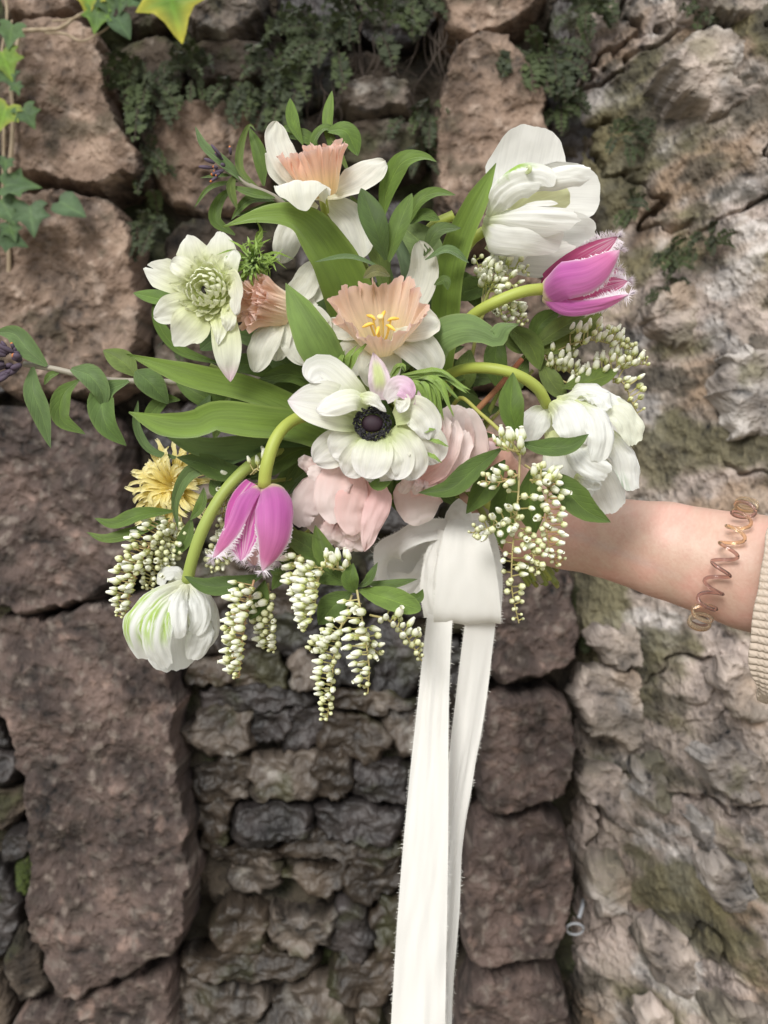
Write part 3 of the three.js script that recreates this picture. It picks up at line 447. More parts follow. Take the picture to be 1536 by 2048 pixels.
{
  const bark = v => mixC([0.26, 0.20, 0.13], [0.36, 0.29, 0.20], 0.5 + 0.5 * Math.sin(v * 40)), g0 = [0.09, 0.17, 0.045], g1 = [0.07, 0.13, 0.05], y0 = [0.16, 0.30, 0.03], y1 = [0.68, 0.58, 0.05], gy = [0.22, 0.32, 0.04];
  const a = thing('ivy_vine', 'ivy with pale woody stems creeping up the left edge of the jamb', 'ivy', P(20, 300, 137)), b = thing('ivy_vine', 'ivy twig with green and yellow edged leaves hanging over the top of the jamb', 'ivy', P(170, 40, 137));
  part('stem', tube([[14, 700, 139], [18, 520, 138], [14, 400, 137.5], [20, 340, 137], [26, 230, 137], [22, 160, 137], [32, 100, 137], [40, 66, 137]], 0.0034, 0.0028, { col: bark, lump: 0.4, ns: 50 }), M.twig, a);
  part('stem', tube([[4, 420, 138], [8, 250, 137.5], [2, 120, 138], [14, 20, 138], [-4, -60, 138]], 0.0022, 0.0018, { col: bark, lump: 0.4, ns: 40 }), M.twig, a);
  part('stem', tube([[30, 250, 138], [20, 170, 138], [16, 100, 138.4], [24, 40, 138]], 0.0014, 0.0012, { col: bark, lump: 0.3 }), M.twig, a);
  part('stem', tube([[36, 62, 136], [70, 60, 135.5], [120, 56, 135], [150, 36, 135], [180, 20, 134]], 0.0030, 0.0024, { col: bark, lump: 0.4, ns: 40 }), M.twig, b);
  part('stem', tube([[90, 66, 135.4], [130, 68, 135], [164, 82, 134.5], [200, 66, 134.5], [224, 48, 134], [250, 20, 134]], 0.0018, 0.0012, { col: bark, lump: 0.4, ns: 40 }), M.twig, b);
  part('stem', tube([[150, 36, 135], [128, 40, 135], [104, 42, 135.4]], 0.0014, 0.0012, { col: bark }), M.twig, b);
  const L = (t, px, py, s, roll, c0 = g0, c1 = g1, n = [0.1, 0.25, 1], lo = 1) => part('leaf', ivyLeaf([px, py, 133.5], s * 1.335 / F, roll, n, c0, c1, lo), M.leaf, t);
  L(a, 26, 50, 52, -100, g0, [0.11, 0.2, 0.07]); L(a, 4, 104, 62, -70, y0, gy); L(a, 8, 140, 44, -60); L(a, 16, 212, 60, -110, y0, [0.35, 0.40, 0.05]); L(a, 46, 216, 48, -60, g1, g0); L(a, 30, 168, 26, -70); L(a, 14, 318, 30, -100); L(a, 10, 372, 70, 10, g1, g0, [0, 0.6, 1]); L(a, 2, 400, 64, -60, [0.13, 0.22, 0.1], g0); L(a, 60, 412, 64, -82, [0.12, 0.2, 0.09], g1); L(a, 118, 404, 62, -30, [0.11, 0.19, 0.08], g1, [0, 0.5, 1], 0); L(a, 18, 448, 40, -70); L(a, 2, 470, 56, -20, [0.05, 0.1, 0.03], g1);
  L(b, 180, -22, 58, -95, y0, [0.45, 0.42, 0.03]); L(b, 198, 18, 52, -100, g0, y0); L(b, 232, 34, 50, -55, [0.10, 0.18, 0.08], g1, [0.2, 0.2, 1], 0); L(b, 272, -16, 54, -60, [0.11, 0.2, 0.09], g0); L(b, 214, -8, 50, -80, [0.06, 0.12, 0.02], g1); L(b, 334, -36, 122, -76, [0.14, 0.28, 0.03], [0.60, 0.56, 0.06], [0.05, 0.15, 1]); L(b, 250, -30, 60, -100, g0, g1);
}

{ // grey wire eye fixed in the corner of the wall
  const t = thing('wall_eye_hook', 'small grey metal eye hook in the corner joint low on the wall', 'hook', P(1152, 1850, 141)), grey = () => [0.42, 0.44, 0.47], pts = [];
  for (let i = 0; i <= 24; i++) { const a = i / 24 * 6.0 + 0.4; pts.push([1150 + Math.cos(a) * 17, 1858 + Math.sin(a) * 11, 139.5 + Math.sin(a) * 0.6]); }
  part('eye', tube(pts, 0.0016, 0.0016, { nr: 7, ns: 40, col: grey }), M.stem, t);
  part('shank', tube([[1158, 1836, 140], [1164, 1816, 141], [1166, 1800, 144]], 0.0026, 0.0022, { nr: 7, col: grey }), M.stem, t);
}

// ================================================================== the bouquet: every stem is a thing; all stems run through the grip
const WHITE = [0.80, 0.80, 0.73], CREAM = [0.79, 0.77, 0.62], LIME = [0.52, 0.60, 0.17], STEM = [0.37, 0.43, 0.075], STRAP = [0.165, 0.262, 0.030], STRAPB = [0.155, 0.245, 0.07], DARKLEAF = [0.095, 0.165, 0.018], MIDLEAF = [0.105, 0.182, 0.02], PALELEAF = [0.155, 0.225, 0.04], BLUELEAF = [0.12, 0.20, 0.055];
let stemNo = 0;
function grip() { const k = stemNo++, a = k * 2.4, r = 1 + Math.sqrt(k) * 2.6; return [[968 + Math.cos(a) * r * 1.7, 992 + Math.sin(a) * r * 1.4, 68.2 + Math.sin(a + 1) * r * 0.06], [1020 + Math.cos(a) * r * 2, 1072 + Math.sin(a) * r * 1.6, 71 + Math.sin(a + 1) * r * 0.06], [1086 + Math.cos(a) * r * 2.2, 1156 + Math.sin(a * 1.3) * r * 2, 73.6 + Math.sin(a + 1) * r * 0.06]]; }
function stemTube(t, pts, r0, col = STEM, r1 = r0 * 0.9, toGrip = true, name = 'stem') {
  const all = toGrip ? [...pts, ...grip()] : pts;
  return part(name, tube(all, r0, r1, { nr: 9, lump: 0.10, lf: 9, seed: stemNo, ns: Math.max(24, all.length * 8), col: (v, a) => { const k = 0.92 + 0.08 * n3(v * 30, a, stemNo); return [col[0] * k, col[1] * k, col[2] * k]; } }), M.stem, t);
}
const petal = (t, sp, o, m = M.petal, label) => part('petal', blade(sp, { seed: petal.s = (petal.s || 0) + 1, ...o }), m, t, label);
const leafCol = (c, edge) => { const s = ++leafCol.k; return (u, v) => { const k = 1 + 0.12 * n3(u * 1.3, v * 3, s); const e = edge ? smooth(0.9, 1, Math.abs(u)) * edge : 0; return [c[0] * k + e * 0.12, c[1] * k + e * 0.12, c[2] * k + e * 0.05]; }; }; leafCol.k = 0;
const leaf = (t, sp, o, c = MIDLEAF, m = M.leaf) => part('leaf', blade(sp, { p: prof(0.12, 0.5, 1.5, 1), cup: 0.25, fold: 0.12, nv: 18, nu: 8, seed: ++leafCol.k, col: leafCol(c, o.edge), ...o }), m, t);
const strapLeaf = (t, sp, o, c = STRAP) => leaf(t, sp, { p: [0.5, 0.9, 1, 0.75, 0.02], nv: 34, nu: 14, fold: 0, cup: 0.5, lump: 5, lf: 2, edge: 0.6, ...o }, c, M.strap);
const tulipCol = (base, tipC, flame) => (u, v) => { let c = mixC(base, tipC, smooth(0.0, 0.45, v)); if (flame) c = mixC(c, flame[0], clamp(flame[1](u, v))); return c; };
const roundTip = prof(0.35, 0.6, 3, 3), obov = prof(0.3, 0.62, 2.4, 2), tulW = v => mix(0.4, 1, smooth(0, 0.6, v)), tulP = v => mix(0.35, 1, smooth(0, 0.45, v)) * Math.sqrt(1 - 0.62 * Math.pow(clamp((v - 0.5) / 0.5), 2));

// ---------------------------------------------------------------- white parrot tulips
{
  const t = thing('parrot_tulip', 'large ruffled white tulip with a green fleck, above the right pink tulip', 'tulip', P(968, 462, 64), 'white parrot tulips');
  const base = [0.66, 0.70, 0.42], tip = [0.82, 0.82, 0.77], C = tulipCol(base, tip);
  const q = (sp, o) => petal(t, sp, { p: tulW, tip: { k: 0.78, p: 4.2, jag: 0.04, jf: 7 }, cup: -0.7, ruf: 6, rf: 4, lump: 6, nv: 26, nu: 22, col: C, ...o });
  q([[1020, 450, 66], [1050, 356, 67.6], [1074, 250, 67]], { w: 100, cup: 0.45, n: [[0, 0.2, 1], [-0.1, 0, 1], [0, -0.2, 1]], tip: { k: 0.8, p: 3.6, jag: 0.03, jf: 9 }, nv: 44, nu: 44 });
  q([[1000, 440, 65.6], [1110, 395, 66.8], [1204, 392, 65.8]], { w: 84, cup: 0.5, tip: { k: 0.8, p: 4, jag: 0.04, jf: 6 } });
  q([[1000, 462, 65], [1110, 466, 66], [1197, 468, 65]], { w: 56, cup: 0.5, tip: { k: 0.75, p: 4, jag: 0.05, jf: 7 } });
  q([[985, 470, 64.3], [1050, 508, 64.6], [1120, 512, 64.2], [1170, 500, 64]], { w: 46, cup: -0.5, n: [0, -0.35, 1], tip: { k: 0.4, p: 2, jag: 0.12, jf: 5 }, p: v => mix(0.7, 1, smooth(0, 0.4, v)) });
  q([[1000, 478, 64], [1020, 510, 63.6], [1040, 530, 63.8]], { w: 60, cup: -0.4, n: [0, -0.4, 1] });
  q([[1020, 430, 63.4], [1090, 400, 62.8], [1140, 385, 63]], { w: 42, cup: 0.3, col: () => [0.74, 0.75, 0.44] });
  q([[966, 446, 63.6], [1000, 462, 61.6], [1060, 468, 60.5], [1128, 482, 61.1]], { w: 58, cup: -1.0, n: [[-0.5, -0.1, 0.9], [0, -0.15, 1], [0.1, -0.2, 1]], col: (u, v) => mixC(mixC(LIME, tip, smooth(0, 0.3, v + 0.12 * n3(u * 6, v * 2, 1))), [0.78, 0.66, 0.64], smooth(0.75, 1, v) * smooth(-0.3, 1, -u) * 0.6), p: v => mix(0.5, 1, smooth(0, 0.3, v)) });
  q([[968, 436, 63.2], [1030, 430, 60.8], [1100, 432, 60], [1170, 436, 60.4]], { w: 40, cup: -0.8, n: [[-0.4, 0.2, 0.9], [0, 0.1, 1], [0.1, 0, 1]], tip: { k: 0.25, p: 2, jag: 0.12, jf: 6, notch: 0.16, nu: -0.55, nw: 0.09 }, crease: [[0.15, 3, 0.08], [-0.3, 2.5, 0.08]] });
  q([[1020, 390, 62.2], [1080, 356, 61.2], [1140, 342, 60.9], [1188, 338, 61.6]], { w: 34, cup: -1.3, n: [[0, 0.3, 1], [0, 0.3, 1]], tip: { k: 0.15, p: 2, jag: 0.1, jf: 5 } });
  q([[972, 430, 63], [992, 384, 61.2], [1036, 352, 60.2], [1088, 350, 60.4], [1112, 372, 60.6]], { w: 46, cup: -1.1, n: [[-0.5, 0.2, 0.8], [-0.1, 0.3, 1], [0.1, 0.2, 1]], p: v => mix(0.45, 1, smooth(0, 0.35, v)), tip: { k: 0.3, p: 2, jag: 0.05, jf: 4 }, nv: 70, nu: 44, crease: [[-0.2, -4, 0.16], [0.3, 3, 0.1]], col: (u, v) => { const g = Math.exp(-(((v - 0.58) / 0.17) ** 2)) * smooth(0.05, 0.6, -u + 0.42 * n3(v * 26, u * 1.5, 3) + 0.2 * n3(v * 60, u * 2, 8)) * 0.75; return mixC(mixC(base, tip, smooth(0, 0.3, v)), [0.30, 0.48, 0.06], clamp(g * 1.5)); } });
  q([[1048, 346, 60.3], [1058, 338, 59.6], [1062, 330, 59.9]], { w: 10, cup: -1.4, col: () => [0.62, 0.70, 0.36], lump: 2, ruf: 1 });
  strapLeaf(t, [[880, 760, 65.5], [892, 640, 64], [898, 560, 63.2], [918, 480, 62.6], [950, 408, 62], [992, 326, 62.6]], { w: 30, p: [0.9, 1, 1, 0.95, 0.75, 0.02], fold: 0.35, cup: 0.3, n: [[-0.35, 0, 1], [-0.1, 0, 1], [0.25, -0.1, 1]], lump: 2 });
  stemTube(t, [[968, 462, 64], [940, 485, 64.6], [905, 560, 65.5], [890, 700, 66.5], [920, 870, 67.5]], 0.0034);
  part('stem', tube([[908, 430, 64], [868, 450, 64.2], [840, 486, 64.8]], 0.0032, 0.0034, { col: () => STEM }), M.stem, t);
}
{
  const t = thing('parrot_tulip', 'drooping ruffled white tulip in front of the bare wrist', 'tulip', P(1092, 812, 63), 'white parrot tulips');
  const base = [0.66, 0.72, 0.36], tip = [0.83, 0.84, 0.80], C = tulipCol(base, tip);
  const q = (sp, o) => petal(t, sp, { p: tulW, tip: { k: 0.72, p: 4, jag: 0.06, jf: 11 }, cup: -0.7, ruf: 8, rf: 5, ru: 1.4, rufTip: 0.4, lump: 6, lf: 2.6, nv: 36, nu: 34, col: C, ...o });
  q([[1100, 815, 64], [1160, 880, 65.5], [1230, 950, 64.5]], { w: 100, cup: 0.5 });
  q([[1098, 808, 63.2], [1070, 832, 62.4], [1046, 886, 62.2]], { w: 42, n: [-0.5, 0.2, 0.9] });
  q([[1108, 860, 62.4], [1130, 940, 61.4], [1168, 1014, 61.6]], { w: 58, n: [[-0.2, 0, 1], [0, -0.2, 1]] });
  q([[1170, 900, 62.6], [1212, 975, 61.8], [1232, 1026, 62.2]], { w: 54, n: [[0.1, 0, 1], [0.2, -0.35, 1]] });
  q([[1200, 850, 62], [1252, 910, 60.8], [1270, 985, 61]], { w: 40, n: [[0.2, 0.1, 1], [0.5, -0.1, 0.9]], cup: -0.9, col: (u, v) => mixC(C(u, v), [0.16, 0.33, 0.14], smooth(0.62, 0.9, v) * smooth(0.1, 0.6, u) * smooth(-0.15, 0.25, n3(u * 22, v * 3, 5))) });
  q([[1112, 800, 62.2], [1172, 782, 61], [1244, 806, 60.8]], { w: 34, n: [[0, 0.6, 0.8], [0.2, 0.5, 0.9]], ruf: 12 });
  q([[1180, 800, 61.4], [1244, 826, 60.2], [1276, 892, 60.4]], { w: 40, cup: -0.4, n: [[0.1, 0.3, 1], [0.4, 0.1, 1]], ruf: 11, col: tulipCol([0.68, 0.73, 0.42], [0.80, 0.82, 0.68]) });
  q([[1104, 802, 61.8], [1136, 826, 59.6], [1150, 862, 59], [1152, 898, 59.4]], { w: 48, cup: -0.7, n: [[-0.2, 0.2, 1], [-0.1, 0.1, 1]], ruf: 7 });
  q([[1130, 870, 60.4], [1176, 925, 59], [1222, 950, 59.2]], { w: 36, n: [[0, 0.2, 1], [0.1, -0.2, 1]], ruf: 9 });
  q([[1150, 800, 61], [1190, 826, 59.3], [1204, 870, 58.7], [1194, 928, 59]], { w: 38, cup: -0.9, n: [[0, 0.3, 1], [0.1, 0.1, 1]], ruf: 10, crease: [[-0.3, 4, 0.1], [0.35, 4, 0.1]] });
  q([[1158, 790, 61.2], [1196, 792, 60.2], [1218, 820, 59.6]], { w: 26, cup: -0.6, n: [0.1, 0.5, 0.9], ruf: 12 });
  q([[1150, 950, 60.6], [1180, 962, 60], [1206, 972, 60.4]], { w: 24, cup: -1.1, n: [0, 0.1, 1] });
  stemTube(t, [[1094, 810, 62.6], [1074, 776, 61.6], [1030, 748, 60.8], [975, 736, 61], [915, 742, 62.6], [870, 780, 65], [880, 880, 67]], 0.0034);
  strapLeaf(t, [[850, 720, 62], [880, 672, 60.6], [930, 655, 60], [968, 664, 59.8], [992, 676, 59.9], [1006, 656, 60.2], [1038, 648, 61]], { w: 40, p: [0.9, 1, 0.95, 0.8, 0.6, 0.42, 0.02], cup: -0.3, n: [[-0.1, 0.5, 0.9], [0, 0.35, 1], [0.1, 0.2, 1], [0.35, 0.5, 0.7], [0.2, 0.8, 0.5]], lump: 3 }, STRAPB);
}
{
  const t = thing('parrot_tulip', 'hanging white tulip with bright green flames below the yellow flower', 'tulip', P(374, 1158, 63), 'white parrot tulips');
  const base = [0.74, 0.76, 0.55], tip = [0.84, 0.85, 0.82], GR = [0.40, 0.58, 0.09];
  const fl = s => (u, v) => { const m = smooth(0.04, 0.3, Math.abs(u + 0.05)) * (1 - smooth(0.5, 0.92, Math.abs(u))); return m * smooth(0.12, 0.4, v) * (1 - smooth(0.72, 0.95, v)) * smooth(-0.5, 0.05, n3(u * 7 + v * 9, v * 2 - Math.abs(u) * 5, s)); };
  const q = (sp, o) => petal(t, sp, { p: tulW, tip: { k: 0.72, p: 3.6, jag: 0.05, jf: 7 }, cup: -0.8, ruf: 7, rf: 6, lump: 5, nv: 44, nu: 34, col: tulipCol(base, tip), ...o });
  q([[374, 1160, 63.6], [345, 1260, 65], [352, 1346, 64.5]], { w: 80, cup: 0.5 });
  q([[374, 1166, 63.2], [350, 1146, 63], [328, 1150, 63], [318, 1172, 63]], { w: 19, cup: -0.3, n: [-0.2, 0.4, 0.9], lump: 2 });
  q([[380, 1162, 63], [412, 1206, 62], [424, 1262, 62], [412, 1296, 62.4]], { w: 30, n: [[0.4, 0.1, 0.9], [0.6, 0, 0.8]], col: tulipCol(base, tip, [GR, (u, v) => smooth(0.2, 0.9, u) * 0.5]) });
  q([[366, 1164, 62.8], [304, 1196, 61], [264, 1252, 60.2], [286, 1322, 61.4]], { w: 52, cup: -1.1, n: [[-0.2, 0.3, 1], [-0.5, 0, 0.9], [-0.3, -0.3, 0.9]], col: tulipCol(base, tip, [GR, fl(2)]), crease: [[0, -5, 0.14], [0.45, 3, 0.1]], jag: 0.06 });
  q([[378, 1210, 62.2], [400, 1264, 61.2], [384, 1322, 61.8]], { w: 36, n: [[0.2, 0, 1], [0.1, -0.2, 1]] });
  q([[374, 1166, 62.6], [396, 1206, 61], [400, 1244, 60.8], [384, 1272, 61]], { w: 30, n: [[0.2, 0.1, 1], [0.3, 0, 1]], crease: [[-0.2, 3, 0.1]] });
  q([[370, 1168, 62.2], [352, 1214, 60.2], [354, 1256, 59.9], [360, 1280, 60.2]], { w: 30, n: [[0, 0.2, 1], [0.1, -0.1, 1]], crease: [[0, -3, 0.12]] });
  q([[362, 1180, 61.8], [322, 1224, 59.9], [310, 1288, 59.7], [336, 1344, 60.8]], { w: 40, cup: -0.8, n: [[-0.1, 0.2, 1], [-0.1, 0, 1], [0, -0.3, 1]], ruf: 9, col: tulipCol(base, tip, [GR, (u, v) => fl(7)(u, v) * smooth(0.8, 0.5, v)]), crease: [[-0.35, 4, 0.09], [0.1, 4, 0.09], [0.5, 4, 0.09]], tip: { k: 0.6, p: 3, jag: 0.10, jf: 8 } });
  stemTube(t, [[375, 1162, 62.8], [384, 1122, 62.2], [410, 1050, 61.6], [455, 976, 61.6], [520, 918, 62.4], [640, 880, 65], [800, 900, 67]], v => mix(0.0037, 0.0028, v), [0.33, 0.41, 0.09]);
  strapLeaf(t, [[700, 900, 64.5], [600, 858, 62], [510, 846, 60.2], [430, 842, 59.8], [400, 856, 59.6], [340, 856, 59.8], [258, 824, 60.4]], { w: 43, p: [0.7, 0.9, 1, 1, 0.9, 0.7, 0.06], cup: [0.4, 0.5, 0.6, 0.9], n: [[0.1, 0.4, 1], [0, 0.3, 1], [-0.1, 0.55, 0.8], [0, 0.3, 1]], ruf: 9, rf: 3, lump: 4, nv: 44 });
  strapLeaf(t, [[640, 880, 64], [500, 892, 62.5], [400, 892, 62], [300, 846, 61.6]], { w: 26, n: [0, -0.3, 1], lump: 2 }, STRAPB);
}
// ---------------------------------------------------------------- fringed pink tulips
{
  const MAG = [0.50, 0.085, 0.36], ROSE = [0.58, 0.09, 0.24], DEEP = [0.36, 0.035, 0.14], FR = [0.84, 0.78, 0.82];
  const outer = (u, v) => { const s = clamp(0.5 + 0.6 * n3(u * 2.4, v * 1.6, 4) + 0.22 * n3(u * 11, v * 1.2, 9) + 0.15 * n3(u * 23, v * 1.5, 2)); let c = mixC([0.44, 0.075, 0.33], [0.66, 0.20, 0.52], s); c = mixC([0.66, 0.62, 0.30], c, smooth(0.0, 0.09, v)); c = mixC(c, [0.70, 0.20, 0.38], smooth(0.35, 1, v) * 0.75); return mixC(c, [0.84, 0.62, 0.74], Math.max(smooth(0.72, 1, Math.abs(u)) * smooth(0.25, 0.6, v), smooth(0.86, 1, v)) * 0.7); };
  const inner = (u, v) => mixC(mixC(DEEP, ROSE, smooth(0.1, 0.7, v)), [0.80, 0.52, 0.64], smooth(0.25, 0.6, n3(u * 14, v * 1.2, 8) + 0.35 * smooth(0.6, 1, v)));
  const tp = prof(0.74, 0.36, 2.2, 1.25, 0.8);
  const mk = t => (sp, o) => petal(t, sp, { p: tp, cup: -1.0, nv: 36, nu: 26, lump: 2, col: outer, fringe: { len: 17, dens: 5, from: 0.42, col: FR }, jag: 0.04, jf: 16, ...o });
  {
    const t = thing('fringed_tulip', 'pink tulip with white fringed edges lying sideways under the upper white tulip', 'tulip', P(1083, 584, 62), 'fringed pink tulips'), q = mk(t);
    q([[1088, 588, 63.4], [1160, 562, 65], [1238, 540, 65]], { w: 40, cup: 0.7, col: inner });
    q([[1092, 566, 63], [1160, 520, 63.6], [1236, 474, 63.4]], { w: 27, cup: 0.4, col: inner, n: [0, -0.35, 1] });
    q([[1092, 594, 63], [1170, 584, 62.6], [1256, 562, 62.4]], { w: 30, cup: 0.5, col: inner, fringe: { len: 17, dens: 4, from: 0.45, col: FR }, n: [0, 0.3, 1] });
    q([[1086, 592, 62], [1136, 618, 60.8], [1196, 612, 60.7], [1258, 589, 61.2]], { w: 20, cup: -1.1, n: [0, -0.4, 1] });
    q([[1083, 582, 61.8], [1120, 556, 60.0], [1176, 544, 59.8], [1240, 500, 60.6]], { w: 50, cup: -1.15, n: [[-0.3, 0.1, 1], [0, 0.1, 1], [0, 0.1, 1]] });
    stemTube(t, [[1086, 578, 62], [1050, 582, 61.6], [1000, 600, 61.6], [945, 632, 62.6], [900, 700, 65], [910, 850, 67]], v => mix(0.0035, 0.003, v));
    strapLeaf(t, [[800, 700, 66], [830, 560, 65], [800, 480, 64.4], [762, 440, 64]], { w: 34, n: [0.2, 0.2, 1] }, [0.20, 0.29, 0.16]);
  }
  {
    const t = thing('fringed_tulip', 'hanging pink tulip with white fringed edges over the white bell flowers', 'tulip', P(527, 970, 59.6), 'fringed pink tulips'), q = mk(t);
    q([[528, 980, 60.4], [512, 1056, 60.8], [508, 1132, 60.2]], { w: 46, cup: 0.6, col: (u, v) => [0.82, 0.58, 0.52], fringe: { len: 16, dens: 4, from: 0.45, col: FR } });
    q([[548, 980, 60.4], [562, 1048, 60.8], [552, 1120, 60.6]], { w: 26, n: [0.5, 0, 0.9] });
    q([[518, 972, 59.6], [490, 1030, 58.9], [482, 1122, 59]], { w: 40, cup: 0.5, fringe: { len: 15, dens: 4, from: 0.5, col: FR }, col: (u, v) => mixC([0.66, 0.12, 0.46], [0.86, 0.55, 0.72], smooth(0.0, 0.5, n3(u * 13, v, 2) + 0.4 * smooth(0.6, 1, v))) });
    q([[510, 970, 59.6], [486, 996, 58.6], [462, 1050, 58.4], [426, 1116, 58.8]], { w: 27, cup: -0.9, n: [[-0.4, 0.2, 0.9], [-0.5, 0.1, 0.9], [-0.4, 0.2, 0.9]] });
    q([[538, 968, 59.4], [546, 1004, 57.9], [546, 1070, 57.5], [525, 1142, 58.3]], { w: 49, cup: -1.15, n: [[0, 0.4, 0.9], [0.1, 0.1, 1], [0, -0.1, 1]] });
    stemTube(t, [[528, 974, 59.5], [534, 930, 59.2], [556, 870, 59.4], [596, 836, 60.6], [680, 840, 63], [820, 900, 66.5]], v => mix(0.0037, 0.003, v));
    strapLeaf(t, [[680, 870, 65], [590, 822, 62.6], [490, 782, 61.4], [390, 756, 60.8], [252, 708, 61.2]], { w: 36, p: [0.6, 1, 1, 0.72, 0.03], n: [[0.1, 0.5, 0.9], [0.15, 0.6, 0.8], [0, 0.3, 1]], cup: 0.4 });
    strapLeaf(t, [[720, 690, 65], [694, 590, 63], [650, 500, 61.4], [596, 440, 60.6], [520, 432, 60.2], [446, 453, 60.4]], { w: 56, p: [0.9, 1, 1, 0.9, 0.55, 0.03], n: [[0.1, 0, 1], [0.2, 0.25, 1], [0.2, 0.55, 0.8], [0, 0.7, 0.75]], cup: 0.35, nv: 44 });
    strapLeaf(t, [[690, 790, 60], [656, 728, 58.6], [628, 676, 57.8], [598, 618, 57.9], [571, 566, 58.5]], { w: 43, p: [0.55, 0.9, 1, 0.66, 0.02], n: [[0, 0.1, 1], [-0.1, 0.1, 1]], cup: 0.35, lump: 2 }, [0.17, 0.27, 0.055]);
  }
}
// ---------------------------------------------------------------- daffodils
const APR = [0.82, 0.55, 0.33], CORAL = [0.86, 0.54, 0.40], PINKRIM = [0.93, 0.66, 0.57];
function corona(t, f, o) {   // ruffled trumpet: r0 -> r1 (mm), height h, rim frilled
  const nA = 320, nV = 22, pos = [], idx = [], uv = [], col = [], s = o.seed;
  for (let i = 0; i <= nV; i++) for (let j = 0; j <= nA; j++) {
    const v = i / nV, a = j % nA / nA * Math.PI * 2, ca = Math.cos(a), sa = Math.sin(a), e = Math.pow(v, 2.6);
    let r = mix(o.r0, o.r1, Math.pow(v, o.fl || 1.3)), z = o.h * (v - (o.dip || 0) * e * 0.3);
    const w1 = n3(ca * 2.2, sa * 2.2, s), w2 = n3(ca * 6, sa * 6, s + 3), w3 = n3(ca * 15, sa * 15, s + 5), pl = n3(ca * 7, sa * 7, s + 9);
    r *= 1 + 0.07 * pl * v; r += e * (o.ruf * (2.0 * n3(ca * 3.4, sa * 3.4, s + 3 + v * 0.8) + 1.0 * n3(ca * 7, sa * 7, s + 7 + v * 1.5)) + o.r1 * 0.16 * w1) + Math.pow(v, 6) * o.ruf * 0.7 * w3; z += e * (o.ruf * (0.8 * n3(ca * 3.6, sa * 3.6, s + 20) + 0.45 * n3(ca * 9, sa * 9, s + 30) + 0.45 * n3(ca * 22, sa * 22, s + 33)) + o.h * 0.20 * n3(ca * 1.6, sa * 1.6, s + 40)); const sw = e * o.ruf * 1.5 * n3(ca * 5, sa * 5, s + 60) / Math.max(6, r);
    const q = f.c.clone().addScaledVector(f.X, Math.cos(a + sw) * r * 0.001).addScaledVector(f.Y, Math.sin(a + sw) * r * 0.001).addScaledVector(f.Z, z * 0.001);
    pos.push(q.x, q.y, q.z); uv.push(j / nA * 3, v); let c = mixC(o.c0 || APR, o.c1 || CORAL, smooth(0.15, 0.75, v)); c = mixC(c, PINKRIM, smooth(0.86, 1, v)); const k = 0.94 + 0.12 * n3(ca * 12, sa * 12, s + v); col.push(c[0] * k, c[1] * k, c[2] * k);
  }
  const k = nA + 1; for (let i = 0; i < nV; i++) for (let j = 0; j < nA; j++) { const a = i * k + j; idx.push(a, a + 1, a + k + 1, a, a + k + 1, a + k); }
  return part('corona', geo(pos, idx, uv, col), M.crepe, t);
}
const dafP = prof(0.35, 0.5, 2.4, 1.9), dafC = (u, v) => mixC([0.74, 0.74, 0.50], mixC(WHITE, [0.79, 0.78, 0.66], 0.5 + 0.5 * n3(u * 2, v * 2, 6)), smooth(0, 0.4, v));
const daf = (t, sp, o) => petal(t, sp, { p: dafP, cup: 0.35, ruf: 4, lump: 7, nv: 24, nu: 16, col: dafC, crease: [[0, 2, 0.07]], ...o });
